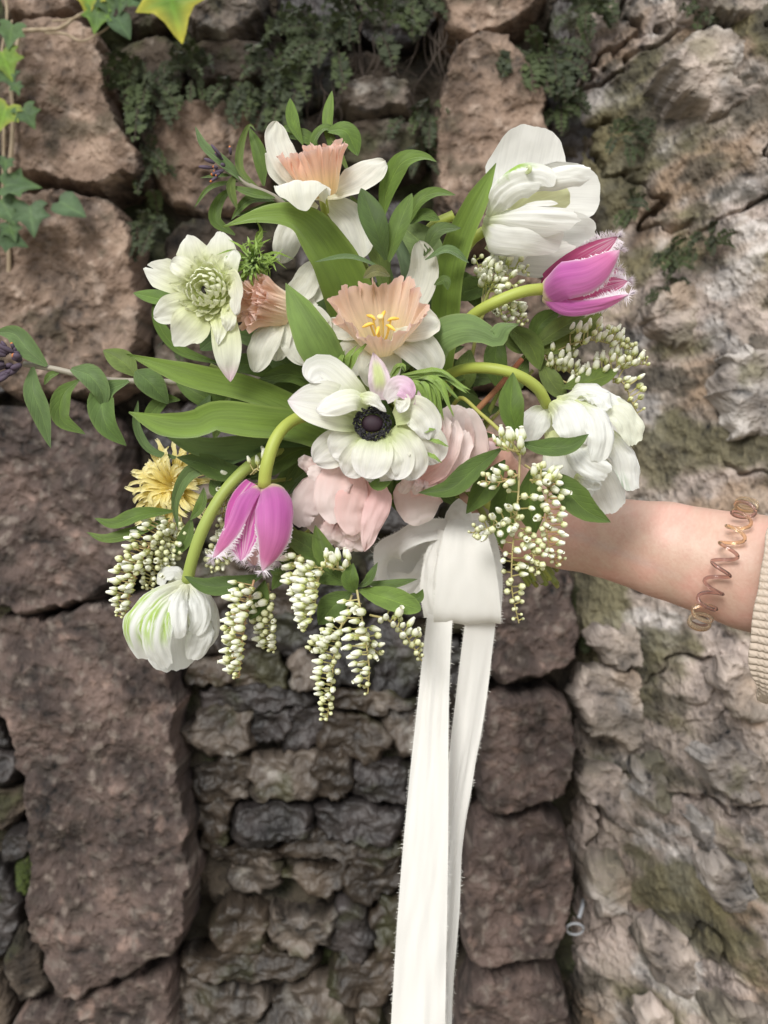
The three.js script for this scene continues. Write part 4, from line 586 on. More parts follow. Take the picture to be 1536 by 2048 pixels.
{
  const t = thing('daffodil', 'open daffodil with frilled salmon cup showing yellow stamens, behind the black eyed anemone', 'daffodil', P(762, 672, 61), 'white daffodils with salmon cups');
  daf(t, [[785, 650, 62.4], [836, 585, 62.6], [850, 530, 62.2], [838, 482, 61.6]], { w: 34, n: [[-0.3, 0.2, 1], [-0.4, 0, 0.9]] });
  daf(t, [[730, 664, 62.4], [690, 662, 61.6], [650, 652, 61.2]], { w: 30, n: [0.1, 0.5, 0.9] });
  daf(t, [[735, 690, 61.6], [704, 716, 60.8], [690, 752, 61]], { w: 40, n: [-0.1, 0.2, 1] });
  daf(t, [[765, 685, 61.2], [760, 730, 60.4], [752, 780, 60.8]], { w: 44, n: [0, 0.2, 1] });
  daf(t, [[785, 676, 61.2], [828, 692, 59.8], [860, 722, 60], [868, 752, 60.4]], { w: 40, n: [[0.1, 0.3, 1], [0.2, 0.1, 1]] });
  daf(t, [[788, 664, 61.4], [838, 650, 60.2], [878, 640, 60.4]], { w: 42, n: [[0, 0.4, 0.9], [0.2, 0.4, 0.9]], ruf: 7 });
  const f = frame([765, 700, 61.4], [-0.05, 0.66, 0.75]);
  corona(t, f, { r0: 7, r1: 25.5, h: 32, fl: 0.8, ruf: 3.6, seed: 3, c0: [0.90, 0.74, 0.46], c1: [0.92, 0.66, 0.50] });
  for (let i = 0; i < 6; i++) { const a = i * 1.05 + 0.3, out = f.X.clone().multiplyScalar(Math.cos(a)).addScaledVector(f.Y, Math.sin(a)), b = f.c.clone().addScaledVector(f.Z, 0.003), e = b.clone().addScaledVector(f.Z, 0.017).addScaledVector(out, 0.006); part('stamen', merge([tube([b, b.clone().lerp(e, 0.5).addScaledVector(out, 0.001), e], 0.0007, 0.0006, { nr: 5, ns: 6, col: () => [0.75, 0.52, 0.10] }), tube([e.clone().addScaledVector(out, -0.002), e.clone().addScaledVector(f.Z, 0.001), e.clone().addScaledVector(out, 0.005)], v => 0.0011 * Math.sqrt(Math.sin(Math.PI * clamp(v, 0.05, 0.95))), 0, { nr: 6, ns: 8, col: () => [0.78, 0.52, 0.08] })]), M.stem, t); }
  part('pistil', tube([f.c, f.c.clone().addScaledVector(f.Z, 0.014), f.c.clone().addScaledVector(f.Z, 0.025)], v => v > 0.9 ? 0.0018 : 0.0011, 0, { nr: 7, ns: 20, col: () => [0.76, 0.64, 0.28] }), M.stem, t);
  stemTube(t, [[764, 690, 61.2], [790, 760, 64], [870, 880, 67]], 0.0026);
}
{
  const t = thing('daffodil', 'topmost daffodil with upright salmon trumpet seen from the side', 'daffodil', P(640, 392, 62), 'white daffodils with salmon cups');
  daf(t, [[622, 390, 62.6], [572, 350, 63], [545, 300, 63], [538, 300, 63.2]], { w: 34, n: [0.4, 0.1, 0.9] });
  daf(t, [[624, 388, 62.4], [578, 340, 62.3], [556, 290, 62.2], [552, 242, 62.4]], { w: 32, n: [[0.3, 0.2, 0.9], [0.5, 0, 0.9]] });
  daf(t, [[652, 392, 62.6], [706, 368, 62.4], [772, 324, 62.4]], { w: 40, n: [[0, 0.5, 0.9], [-0.1, 0.5, 0.9]], crease: [[-0.1, -3, 0.08]] });
  daf(t, [[650, 402, 63], [700, 440, 63.4], [728, 516, 63]], { w: 36, n: [0.1, 0, 1] });
  daf(t, [[630, 404, 63], [590, 450, 63.4], [562, 526, 63]], { w: 32, n: [-0.1, 0, 1] });
  const f = frame([646, 392, 62], [-0.22, 0.9, 0.38]);
  corona(t, f, { r0: 8, r1: 17.5, h: 26, fl: 0.75, ruf: 4.2, seed: 11, c0: [0.92, 0.68, 0.34], c1: [0.92, 0.58, 0.42] });
  daf(t, [[646, 404, 61.6], [618, 372, 60], [604, 362, 59], [604, 384, 58.5], [612, 424, 58.6]], { w: 62, p: v => mix(0.3, 1, smooth(0, 0.5, v)) * Math.sqrt(1 - 0.5 * Math.pow(clamp((v - 0.55) / 0.45), 2)), tip: { k: 0.4, p: 2, jag: 0.05, jf: 3 }, cup: -0.55, n: [[0.1, 0.7, 0.7], [0, 0.9, 0.4], [-0.1, 0.8, 0.6], [0, 0.3, 1], [0, 0.1, 1]], ruf: 8, lump: 5, nv: 34, nu: 26 });
  stemTube(t, [[646, 396, 62.2], [660, 470, 64.5], [720, 640, 66.5], [860, 860, 67.5]], 0.0026);
}
{
  const t = thing('daffodil', 'daffodil turned aside with a tightly frilled salmon cup touching the lime white anemone', 'daffodil', P(572, 624, 61.5), 'white daffodils with salmon cups');
  daf(t, [[570, 620, 62], [610, 570, 62.4], [630, 522, 62]], { w: 30, n: [-0.3, -0.1, 1] });
  daf(t, [[578, 620, 62.2], [624, 580, 62.6], [652, 588, 62.2]], { w: 36, n: [-0.2, -0.1, 1] });
  daf(t, [[560, 636, 61.4], [530, 680, 60.4], [508, 744, 60.8]], { w: 32, cup: -0.3, n: [-0.3, -0.1, 1], ruf: 7 });
  daf(t, [[568, 636, 61.4], [556, 680, 60.8], [552, 722, 61.2]], { w: 28, n: [-0.1, -0.1, 1] });
  daf(t, [[574, 634, 61.6], [600, 680, 60.8], [616, 730, 61]], { w: 42, n: [0.05, -0.1, 1] });
  daf(t, [[580, 630, 61.8], [620, 634, 61.4], [658, 668, 61.4]], { w: 28, n: [0, 0.2, 1] });
  const f = frame([572, 622, 61.6], [-0.78, 0.14, 0.6], [0, 0, 1]);
  corona(t, f, { r0: 8, r1: 14, h: 24, fl: 0.45, ruf: 4.6, seed: 23, c0: [0.94, 0.76, 0.52], c1: [0.95, 0.67, 0.50] });
  corona(t, frame([556, 616, 61.0], [-0.76, 0.05, 0.62], [0, 0, 1]), { r0: 3, r1: 9, h: 21, fl: 0.6, ruf: 5, seed: 29, c0: [0.94, 0.72, 0.48], c1: [0.95, 0.66, 0.49] });
  stemTube(t, [[574, 624, 61.8], [620, 660, 64.5], [740, 760, 66.5], [870, 890, 67.5]], 0.0026);
}
// ---------------------------------------------------------------- anemones
{
  const t = thing('double_anemone', 'double anemone with lime coloured inner petals and one pink tipped petal', 'anemone', P(420, 585, 60.5));
  const C = (u, v) => mixC([0.72, 0.76, 0.40], mixC([0.80, 0.81, 0.64], WHITE, smooth(0.5, 1, v)), smooth(0.1, 0.75, v)), anP = prof(0.45, 0.6, 2.2, 1.8);
  const q = (sp, o) => petal(t, sp, { p: anP, cup: 0.35, ruf: 5, lump: 5, nv: 24, nu: 18, col: C, ...o });
  q([[400, 574, 61], [345, 556, 60.4], [286, 532, 60.6]], { w: 34, n: [-0.1, 0.1, 1], tip: { k: 0.3, p: 2.2, jag: 0.06, jf: 5, notch: 0.16, nu: 0.1, nw: 0.07 }, p: tulP });
  q([[408, 560, 61], [388, 512, 60.6], [372, 464, 61]], { w: 32, n: [0, -0.1, 1], tip: { k: 0.35, p: 1.6, jag: 0.12, jf: 3 }, p: tulP });
  q([[430, 560, 60.8], [440, 512, 60.4], [440, 460, 60.8]], { w: 34, n: [-0.1, -0.1, 1], tip: { k: 0.4, p: 2.2, jag: 0.06, jf: 4 }, p: tulP });
  q([[444, 572, 60.4], [462, 530, 59.8], [468, 500, 60]], { w: 22, n: [-0.4, 0, 0.9] });
  q([[450, 580, 60.2], [470, 560, 58.9], [476, 590, 58.6], [472, 630, 58.8]], { w: 24, n: [-0.75, 0, 0.65], cup: 0.6 });
  q([[404, 600, 60.4], [352, 614, 59.6], [308, 634, 60]], { w: 29, n: [-0.1, -0.1, 1] });
  q([[414, 618, 60.2], [380, 652, 59.5], [344, 694, 60]], { w: 41, n: [0, -0.1, 1], tip: { k: 0.4, p: 2, jag: 0.1, jf: 4, notch: 0.1, nu: -0.7, nw: 0.1 }, p: tulP });
  q([[446, 622, 60], [454, 690, 59], [461, 764, 59.4]], { w: 30, p: prof(0.6, 0.5, 2, 1.15), n: [0.05, -0.05, 1], col: (u, v) => mixC(C(u, v), [0.78, 0.50, 0.62], smooth(0.72, 1, v + 0.05 * n3(u * 9, v, 2)) * 0.75) });
  q([[434, 630, 59.7], [440, 662, 59], [436, 692, 59]], { w: 17, p: prof(0.8, 0.3, 2, 1.2), n: [0, 0, 1] });
  q([[396, 560, 59.9], [372, 538, 59.3], [342, 524, 59.5]], { w: 22 }); q([[452, 610, 59.4], [458, 640, 58.8], [456, 662, 59]], { w: 16 });
  const f = frame([420, 585, 60.3], [-0.18, 0.02, 1]), r = rand(5), cc = (u, v) => mixC([0.74, 0.80, 0.34], [0.88, 0.90, 0.66], smooth(0.1, 0.8, v));
  [[16, 11, [[6, 0], [12, 1.5], [17, 4], [20.5, 8]], 3.8, 0.6], [17, 0, [[6, 1], [12, 3], [16, 6.5], [17.5, 11]], 3.8, 0.7], [16, 9, [[5, 2], [10.5, 4.5], [13.5, 8.5], [13, 13]], 3.7, 0.8], [14, 5, [[4, 3], [8.5, 6], [11, 10.5], [9, 15]], 3.5, 0.8], [11, 0, [[2.5, 4], [6, 7.5], [8, 12], [5.5, 16.5]], 3.0, 0.8], [7, 12, [[2, 5], [3.5, 9], [4.6, 13], [2.8, 16.5]], 2.3, 0.8]].forEach(([n, a0, path, w, cup]) => { for (let i = 0; i < n; i++) { const k = 0.88 + 0.24 * r(); part('petal', whorl(f, a0 + i * 360 / n + (r() - 0.5) * 14, path.map(p => [p[0] * k, p[1] * (0.9 + 0.2 * r())]), w * (0.85 + 0.3 * r()), { p: prof(0.6, 0.5, 1.8, 1.1), cup, nv: 14, nu: 8, seed: i + n, col: cc, ruf: 1, lump: 2 }), M.petal, t); } });
  { const d = new THREE.SphereGeometry(0.0115, 20, 12), c = []; for (let i = 0; i < d.attributes.position.count; i++) c.push(0.66, 0.74, 0.26); d.setAttribute('color', new THREE.Float32BufferAttribute(c, 3)); d.scale(1, 1, 0.62); d.translate(f.c.x, f.c.y, f.c.z + 0.001); part('added_lime_dome', d, M.petal, t); }  // lime dome added under the inner petals so gaps show lime, not dark
  part('stamen', tube([f.c.clone().addScaledVector(f.Z, 0.007), f.c.clone().addScaledVector(f.Z, 0.0095)], 0.003, 0.002, { col: () => [0.015, 0.01, 0.015] }), M.dark, t, 'small dark centre between the lime petals');
  stemTube(t, [[430, 588, 61], [520, 640, 64], [700, 760, 66.5], [860, 890, 67.6]], 0.0022, [0.24, 0.30, 0.09]);
}
{
  const t = thing('anemone', 'white anemone with a black eye in the middle of the bouquet', 'anemone', P(745, 846, 58.6));
  const C = (u, v) => { const s = n3(u * 5, v * 1.2, 3); return mixC([0.62, 0.69, 0.34], mixC([0.81, 0.81, 0.70], [0.83, 0.82, 0.79], smooth(0.4, 1, v + 0.2 * s)), smooth(0.05, 0.58, v)); }, anP = prof(0.42, 0.58, 2.2, 1.9);
  const PK = [0.80, 0.52, 0.70];
  const q = (sp, o) => petal(t, sp, { p: anP, cup: 0.4, ruf: 5, lump: 6, nv: 26, nu: 18, col: C, ...o });
  q([[728, 838, 58.6], [655, 812, 57.4], [575, 800, 57.6]], { w: 50, p: prof(0.5, 0.5, 2, 1.3), lump: 3, n: [[0.2, 0.1, 1], [0.1, 0.2, 1]], col: (u, v) => mixC(C(u, v), [0.80, 0.68, 0.74], smooth(0.8, 1, v) * 0.5) });
  q([[728, 862, 58.8], [672, 894, 58.3], [628, 924, 58.6]], { w: 38, n: [0.1, 0, 1] });
  q([[728, 868, 58.4], [694, 890, 57.8], [664, 912, 57.9]], { w: 40, n: [0.15, 0.1, 1] });
  q([[738, 880, 58], [715, 915, 57.4], [690, 950, 57.9]], { w: 32, n: [0.1, 0.1, 1] });
  q([[790, 856, 58.2], [846, 880, 57.4], [874, 926, 58]], { w: 42, n: [-0.2, 0, 1], ruf: 8, lump: 10 });
  q([[780, 860, 58], [815, 910, 57.2], [826, 960, 57.8]], { w: 40, n: [-0.1, 0.1, 1], ruf: 7, lump: 9 });
  q([[764, 872, 58.2], [758, 930, 57.9], [752, 968, 58.2]], { w: 40, n: [0, 0.1, 1] });
  q([[790, 838, 57.8], [826, 820, 57], [852, 846, 57], [858, 880, 57.2]], { w: 34, n: [[-0.3, 0.1, 1], [0.2, 0.1, 1]], ruf: 6, lump: 8 });
  q([[768, 866, 58.2], [794, 912, 57.3], [790, 960, 57.4]], { w: 36, n: [[-0.1, 0.2, 1], [0, 0, 1]], cup: 0.3, lump: 3 });
  q([[752, 868, 58.1], [744, 914, 57], [732, 957, 57]], { w: 42, n: [[0, 0.2, 1], [0, 0, 1]], cup: 0.25, lump: 3 });
  q([[738, 826, 58.4], [690, 786, 57.6], [640, 744, 57.8], [620, 762, 57.2]], { w: 42, n: [[0.1, -0.2, 1], [0.2, 0, 1], [0, 0.5, 0.8]], ruf: 5 });
  q([[742, 818, 58], [712, 796, 56.9], [668, 806, 56.4], [632, 822, 56.6]], { w: 28, cup: -0.5, n: [[0, 0.3, 1], [-0.1, 0.5, 0.9]], ruf: 5 });
  q([[760, 800, 57.9], [758, 756, 57.5], [747, 705, 57.9]], { w: 23, p: prof(0.55, 0.4, 1.6, 1.1), n: [0, 0, 1], col: (u, v) => mixC([0.80, 0.66, 0.72], [0.68, 0.76, 0.36], (1 - smooth(0.25, 0.75, Math.abs(u))) * smooth(0.1, 0.4, v) * (1 - smooth(0.6, 0.95, v))) });
  q([[712, 792, 57.4], [744, 796, 56.9], [772, 824, 57]], { w: 15, cup: -0.5, n: [0.1, 0.3, 1], p: prof(0.5, 0.4, 2, 1.2) });
  q([[772, 800, 57.4], [800, 772, 56.8], [826, 796, 56.8]], { w: 24, n: [0.1, 0.4, 1], col: (u, v) => mixC([0.80, 0.74, 0.74], PK, smooth(0.2, 0.8, v)) });
  q([[790, 812, 57.2], [806, 800, 56.7], [800, 826, 56.6]], { w: 15, n: [0.1, 0.2, 1] });
  q([[826, 830, 57.4], [838, 806, 57], [836, 782, 57.2]], { w: 11, p: prof(0.7, 0.3, 1.6, 1.1), col: () => [0.80, 0.66, 0.70] });
  const f = frame([745, 848, 58.2], [-0.02, 0.02, 1]), seg = [];
  const dome = new THREE.SphereGeometry(0.0060, 20, 14); { const c = []; for (let i = 0; i < dome.attributes.position.count; i++) c.push(0.022, 0.008, 0.016); dome.setAttribute('color', new THREE.Float32BufferAttribute(c, 3)); dome.scale(1.05, 0.85, 0.7); dome.translate(f.c.x, f.c.y, f.c.z + 0.003); }
  part('eye', dome, M.dark, t, 'black domed centre of the anemone');
  const r = rand(8), dot = new THREE.SphereGeometry(0.00062, 6, 4); dot.deleteAttribute('uv');
  for (let i = 0; i < 300; i++) { const a = r() * 6.283, R = 0.0062 + r() * 0.0042, g = dot.clone(), k = 0.007 + 0.010 * r(); g.setAttribute('color', new THREE.Float32BufferAttribute(new Array(g.attributes.position.count).fill([k, k * 0.9, k * 1.2]).flat(), 3)); g.scale(1, 1.5, 1); g.rotateZ(a); g.translate(f.c.x + Math.cos(a) * R, f.c.y + Math.sin(a) * R * 0.92, f.c.z + 0.004 + r() * 0.003); seg.push(g); }
  part('stamens', merge(seg), M.dark, t).userData.kind = 'stuff';
  stemTube(t, [[748, 850, 59], [800, 890, 62.5], [880, 940, 66.5]], 0.0024, [0.24, 0.30, 0.09]);
  // divided green ruff
  const strip = (a, b, c, w = 6) => part('ruff_leaf', blade([a, b, c], { w, p: prof(0.5, 0.45, 1.5, 1.1), nv: 12, nu: 4, cup: 0.4, col: leafCol([0.26, 0.40, 0.07]), n: [[0, 0.5, 0.8], [0.1, 0.3, 0.9]], even: 1, jag: 0.35, jf: 9 }), M.strap, t);
  const rr = rand(66);
  for (const [x0, y0, x1, y1] of [[790, 752, 940, 782], [800, 748, 930, 768], [800, 756, 918, 800], [810, 750, 935, 792], [815, 752, 905, 828], [820, 755, 884, 842], [815, 760, 868, 852], [810, 760, 856, 846], [830, 752, 920, 776], [800, 760, 845, 826], [770, 762, 815, 744], [830, 756, 890, 800], [840, 760, 872, 836]]) for (let k = 0; k < 2; k++) strip([x0 + rr() * 12, y0 + rr() * 8, 59 + rr()], [mix(x0, x1, 0.55) + rr() * 14, Math.min(y0, y1) - 12 + (y1 - y0) * 0.25 + rr() * 8, 57.6 + rr()], [x1 - 6 + rr() * 12, y1 - 6 + rr() * 14, 57.6 + rr()], 5 + rr() * 3.5);
  for (const [x0, y0, x1, y1] of [[690, 760, 738, 682], [686, 752, 714, 690], [676, 748, 636, 706], [672, 746, 650, 698], [660, 744, 632, 730], [690, 748, 668, 716], [680, 752, 690, 700]]) strip([x0, y0, 59.4], [mix(x0, x1, 0.5) - 4, mix(y0, y1, 0.6), 58.4], [x1, y1, 58.6], 7);
  for (const [x0, y0, x1, y1] of [[855, 878, 898, 894], [850, 905, 884, 926], [846, 866, 872, 858]]) strip([x0, y0, 57.4], [mix(x0, x1, 0.5), mix(y0, y1, 0.5) - 2, 56.9], [x1, y1, 57], 5);
  part('ruff_leaf', blade([[742, 950, 58.6], [758, 972, 57.6], [784, 962, 57.8]], { w: 12, p: prof(0.6, 0.4, 1.6, 1.1), col: leafCol(MIDLEAF) }), M.strap, t);
}
{ // green ball of thread-like leaves
  const t = thing('feathery_bud', 'bright green ball of thread like leaves between the lime white anemone and the arching leaf', 'bud', P(505, 520, 61)), r = rand(19);
  for (let i = 0; i < 110; i++) {
    const a = r() * 6.283, el = r() * 1.75 - 0.25, c = [508, 522, 61], R = 30 + r() * 42, dx = Math.cos(a) * Math.cos(el), dy = Math.sin(a) * Math.cos(el), k = 0.9 + r() * 0.4;
    part('thread_leaf', blade([[c[0] + dx * 8, c[1] - dy * 8, 61], [c[0] + dx * R * 0.7 + (r() - 0.5) * 20, c[1] - dy * R * 0.8 + (r() - 0.5) * 20, 61 - 1.3 * Math.sin(Math.abs(el)) - r()], [c[0] + dx * R + (r() - 0.5) * 34, c[1] - dy * R * 1.05 + (r() - 0.5) * 34, 60.8 - 1.4 * r()]], { w: 3, p: prof(0.7, 0.4, 1.4, 1), nv: 9, nu: 2, cup: 0.4, even: 1, col: leafCol([0.30 * k, 0.46 * k, 0.07 * k]) }), M.strap, t);
  }
  stemTube(t, [[512, 530, 61.6], [600, 640, 65], [760, 800, 67], [880, 900, 68]], 0.0018, [0.24, 0.30, 0.09]);
}
// ---------------------------------------------------------------- pale pink ranunculus
{
  const A = [0.83, 0.60, 0.56], B = [0.85, 0.74, 0.71];
  const C = (a, b) => (u, v) => mixC(a, b, smooth(0.15, 0.95, v + 0.12 * n3(u * 4, v * 2, 3)));
  const rP = v => mix(0.45, 1, smooth(0, 0.5, v));
  const mk = t => (sp, o) => petal(t, sp, { p: rP, tip: { k: 0.72, p: 3.8, jag: 0.05, jf: 9 }, cup: -0.4, ruf: 7, rf: 7, rufTip: 0.7, lump: 4, nv: 30, nu: 28, col: C(A, B), ...o }, M.soft);
  const t = thing('ranunculus', 'pale pink ranunculus facing down beside the hanging pink tulip', 'ranunculus', P(700, 950, 60.5), 'pale pink ranunculus'), q = mk(t);
  q([[680, 950, 62.4], [640, 1000, 63], [650, 1070, 62.6]], { w: 50, cup: 0.3 }); q([[720, 960, 62], [700, 1040, 62.4], [690, 1104, 62]], { w: 48, cup: 0.3 });
  q([[670, 950, 61.8], [626, 985, 61.6], [604, 1030, 61.8], [612, 1056, 62]], { w: 42, n: [-0.3, -0.1, 1], col: C([0.74, 0.60, 0.57], [0.80, 0.73, 0.70]) });
  q([[650, 940, 61.4], [618, 930, 61.4], [598, 915, 61.6]], { w: 20, n: [-0.2, 0, 1] });
  q([[690, 1030, 61.2], [662, 1062, 61], [650, 1092, 61.2]], { w: 28, ruf: 9 }); q([[705, 1030, 60.8], [690, 1066, 60.4], [676, 1098, 60.8]], { w: 30, ruf: 10 }); q([[715, 1036, 60.6], [714, 1074, 60.2], [705, 1104, 60.6]], { w: 30, ruf: 10 }); q([[700, 1020, 60.2], [702, 1050, 59.8], [720, 1078, 60]], { w: 30, ruf: 9 });
  q([[700, 930, 60.8], [650, 945, 59.6], [612, 944, 59.6]], { w: 26, n: [-0.1, 0.2, 1] });
  q([[704, 926, 60.6], [672, 952, 59.2], [660, 1000, 59], [680, 1046, 59.4]], { w: 44, n: [[0, 0.2, 1], [-0.2, 0, 1], [0, -0.1, 1]] });
  q([[712, 930, 60.2], [704, 980, 58.9], [700, 1030, 59], [716, 1070, 59.3]], { w: 40, n: [[0, 0.2, 1], [0.05, 0, 1]], col: C([0.80, 0.50, 0.46], [0.82, 0.63, 0.60]) });
  q([[744, 960, 60.2], [758, 1000, 58.7], [744, 1050, 58.5], [728, 1102, 59.1]], { w: 30, p: prof(0.7, 0.35, 2, 1.3), tip: undefined, n: [[0.1, 0.2, 1], [0.25, 0, 1]], cup: -0.7, col: C([0.80, 0.50, 0.48], [0.82, 0.62, 0.60]) });
  stemTube(t, [[704, 945, 61.6], [800, 940, 65], [900, 960, 67.4]], 0.0022, [0.24, 0.30, 0.09]);
  const t2 = thing('ranunculus', 'pale pink ranunculus with spiralled petals tucked right of the black eyed anemone', 'ranunculus', P(860, 930, 60.5), 'pale pink ranunculus'), p = mk(t2);
  p([[850, 950, 61.6], [836, 1000, 60.8], [842, 1053, 61]], { w: 62, n: [0, -0.1, 1], tip: { k: 0.8, p: 2.8, jag: 0.05, jf: 9 } });
  p([[880, 960, 61.6], [938, 910, 61.4], [926, 812, 61.6]], { w: 44, n: [[0.1, 0, 1], [0.1, 0, 1]], cup: 0.5 }); p([[884, 940, 61.6], [912, 880, 61.6], [900, 808, 61.8]], { w: 44, cup: 0.5, n: [-0.1, 0, 1] });
  p([[820, 985, 60.4], [872, 968, 59.8], [912, 920, 59.6], [930, 856, 60.2]], { w: 26, tip: { k: 0.15, p: 2, jag: 0.06, jf: 5 }, cup: 0.4, n: [[-0.1, 0.2, 1], [-0.4, 0.1, 0.9]] });
  p([[812, 972, 60], [866, 950, 59.2], [902, 900, 59], [908, 836, 59.6]], { w: 22, tip: { k: 0.15, p: 2, jag: 0.06, jf: 5 }, cup: 0.5, n: [[-0.1, 0.2, 1], [-0.5, 0.1, 0.9]], col: C([0.80, 0.5, 0.46], B) });
  p([[840, 950, 59.6], [872, 918, 59], [888, 870, 58.8], [884, 828, 59.3]], { w: 19, tip: { k: 0.15, p: 2, jag: 0.06, jf: 5 }, cup: 0.5, n: [[-0.2, 0.2, 1], [-0.6, 0.1, 0.8]], col: C([0.80, 0.5, 0.46], B) });
  p([[850, 940, 59.8], [868, 900, 59.2], [872, 850, 59.2], [866, 822, 59.6]], { w: 20, cup: 0.6, n: [-0.3, 0.1, 1], col: C([0.78, 0.46, 0.42], [0.82, 0.60, 0.57]) });
  p([[835, 940, 60.2], [815, 968, 59.4], [800, 988, 59.8]], { w: 18, ruf: 8 }); p([[850, 945, 60], [838, 970, 59.2], [826, 990, 59.6]], { w: 15, ruf: 8 }); p([[870, 945, 60], [862, 972, 59.2], [872, 992, 59.6]], { w: 18, ruf: 8 });
  p([[884, 930, 60.6], [930, 960, 60.4], [925, 985, 60.8]], { w: 30, ruf: 6 });
  stemTube(t2, [[880, 930, 62], [920, 960, 66]], 0.0022, [0.24, 0.30, 0.09]);
}
// ---------------------------------------------------------------- pale yellow spidery flower
{
  const t = thing('spider_chrysanthemum', 'pale yellow spidery flower half hidden by leaves above the hanging white tulip', 'flower', P(352, 975, 65)), f = frame([354, 974, 65.8], [-0.42, 0.16, 0.9]), r = rand(55);
  for (let i = 0; i < 90; i++) {
    const ring = i % 3, az = i * 137.5, L = [33, 26, 17][ring] * (0.85 + 0.3 * r()), up = [3, 8, 12][ring];
    part('petal', whorl(f, az, [[2, 1], [L * 0.4, up * 0.8 + 1], [L * 0.75, up + 2 + r() * 2, (r() - 0.5) * 4], [L, up + (r() - 0.3) * 7, (r() - 0.5) * 8]], 1.6 + r() * 0.8, { p: prof(0.6, 0.6, 3, 1.6), cup: 1.1, nv: 14, nu: 6, ruf: 4, rf: 8, seed: i + 3, col: (u, v) => mixC([0.92, 0.77, 0.20], [0.93, 0.86, 0.46], smooth(0.3, 1, v)), tip: { k: 0.1, p: 2, jag: 0, notch: 0.14, nu: 0, nw: 0.3 } }), M.petal, t);
  }
  stemTube(t, [[362, 978, 66.2], [480, 940, 68], [720, 940, 69], [880, 970, 68.6]], 0.0022, [0.24, 0.30, 0.09]);
}

// ---------------------------------------------------------------- sprig with dark buds reaching left, and its like at the top
function darkSprig(label, stem, buds, leaves, d, toGrip) {
  const t = thing('dark_bud_sprig', label, 'flower', toV(stem[0]), 'sprigs with dark buds'), r = rand(stem[0][0] + 60);
  stemTube(t, stem, 0.0019, [0.30, 0.27, 0.21], 0.0024, toGrip);
  for (const [x, y, s, n, dx, dy] of buds) for (let i = 0; i < n; i++) {
    const a = r() * 6.283, k = s * (0.4 + 0.7 * r()), bx = x + Math.cos(a) * s * 0.45, by = y + Math.sin(a) * s * 0.45, z = d - 0.3 - r() * 0.9, tip = r() < 0.25;
    part('bud', tube([[bx, by, z], [bx + dx * k * 0.5 + Math.cos(a) * k * 0.2, by + dy * k * 0.5 + Math.sin(a) * k * 0.25, z - 0.15], [bx + dx * k + Math.cos(a) * k * 0.35, by + dy * k + Math.sin(a) * k * 0.5, z - 0.2]], v => s * d * 0.01 / F * 0.155 * Math.sqrt(Math.sin(Math.PI * clamp(0.08 + v * 0.87))), 0, { nr: 7, ns: 9, col: v => v > 0.88 && tip ? [0.50, 0.16, 0.03] : mixC([0.05, 0.035, 0.05], [0.075, 0.05, 0.085], v) }), M.dark, t);
  }
  for (const [sp, w, c, n] of leaves) leaf(t, sp, { w, n: n || [0.1, 0.35, 1], cup: 0.35, fold: 0.15, p: prof(0.15, 0.45, 1.7, 1.1), nv: 22, edge: 0.3 }, c || MIDLEAF);
  return t;
}
darkSprig('sprig with a nearly black bud cluster and drooping leaves reaching out over the stones', [[48, 728, 66], [110, 738, 65.6], [200, 758, 65.4], [330, 764, 65.6], [430, 768, 66.2], [640, 830, 68], [840, 920, 68.6]], [[26, 722, 40, 26, -1, 0.05], [12, 735, 34, 12, -1, 0.1], [20, 708, 26, 8, -0.6, -0.6]], [
  [[[66, 734, 65.6], [66, 782, 65], [84, 832, 65], [102, 897, 65.2]], 21, BLUELEAF, [[-0.1, 0.3, 1], [0.3, 0, 1], [-0.4, 0, 0.9]]],
  [[[158, 760, 65.2], [126, 790, 64.8], [122, 838, 64.6], [171, 869, 64.8]], 20, MIDLEAF, [[0, 0.6, 0.8], [0.4, 0.1, 1], [0.2, 0.5, 0.9]]],
  [[[142, 738, 65], [180, 752, 64.4], [204, 786, 64.4], [206, 818, 64.8]], 24, BLUELEAF, [[0, 0.5, 0.9], [0.2, 0.2, 1]]],
  [[[258, 762, 65.2], [208, 790, 64.8], [212, 848, 64.4], [253, 892, 64.8]], 28, [0.106, 0.192, 0.033], [[0, 0.6, 0.8], [-0.1, 0.2, 1]]],
  [[[94, 732, 65.4], [56, 700, 65.4], [28, 668, 65.6], [-12, 664, 65.8]], 22, BLUELEAF, [0.1, 0.2, 1]],
  [[[272, 742, 65.2], [296, 762, 64.6], [318, 786, 64.6], [337, 808, 64.8]], 27, [0.0901, 0.161, 0.03]], [[[272, 752, 65.6], [250, 728, 65.6], [206, 700, 65.8]], 24, PALELEAF], [[[120, 744, 65.6], [100, 752, 65.4], [88, 770, 65.6]], 8, MIDLEAF], [[[270, 752, 66], [258, 738, 66], [248, 746, 66.4]], 10, PALELEAF],
], 65.6, true);
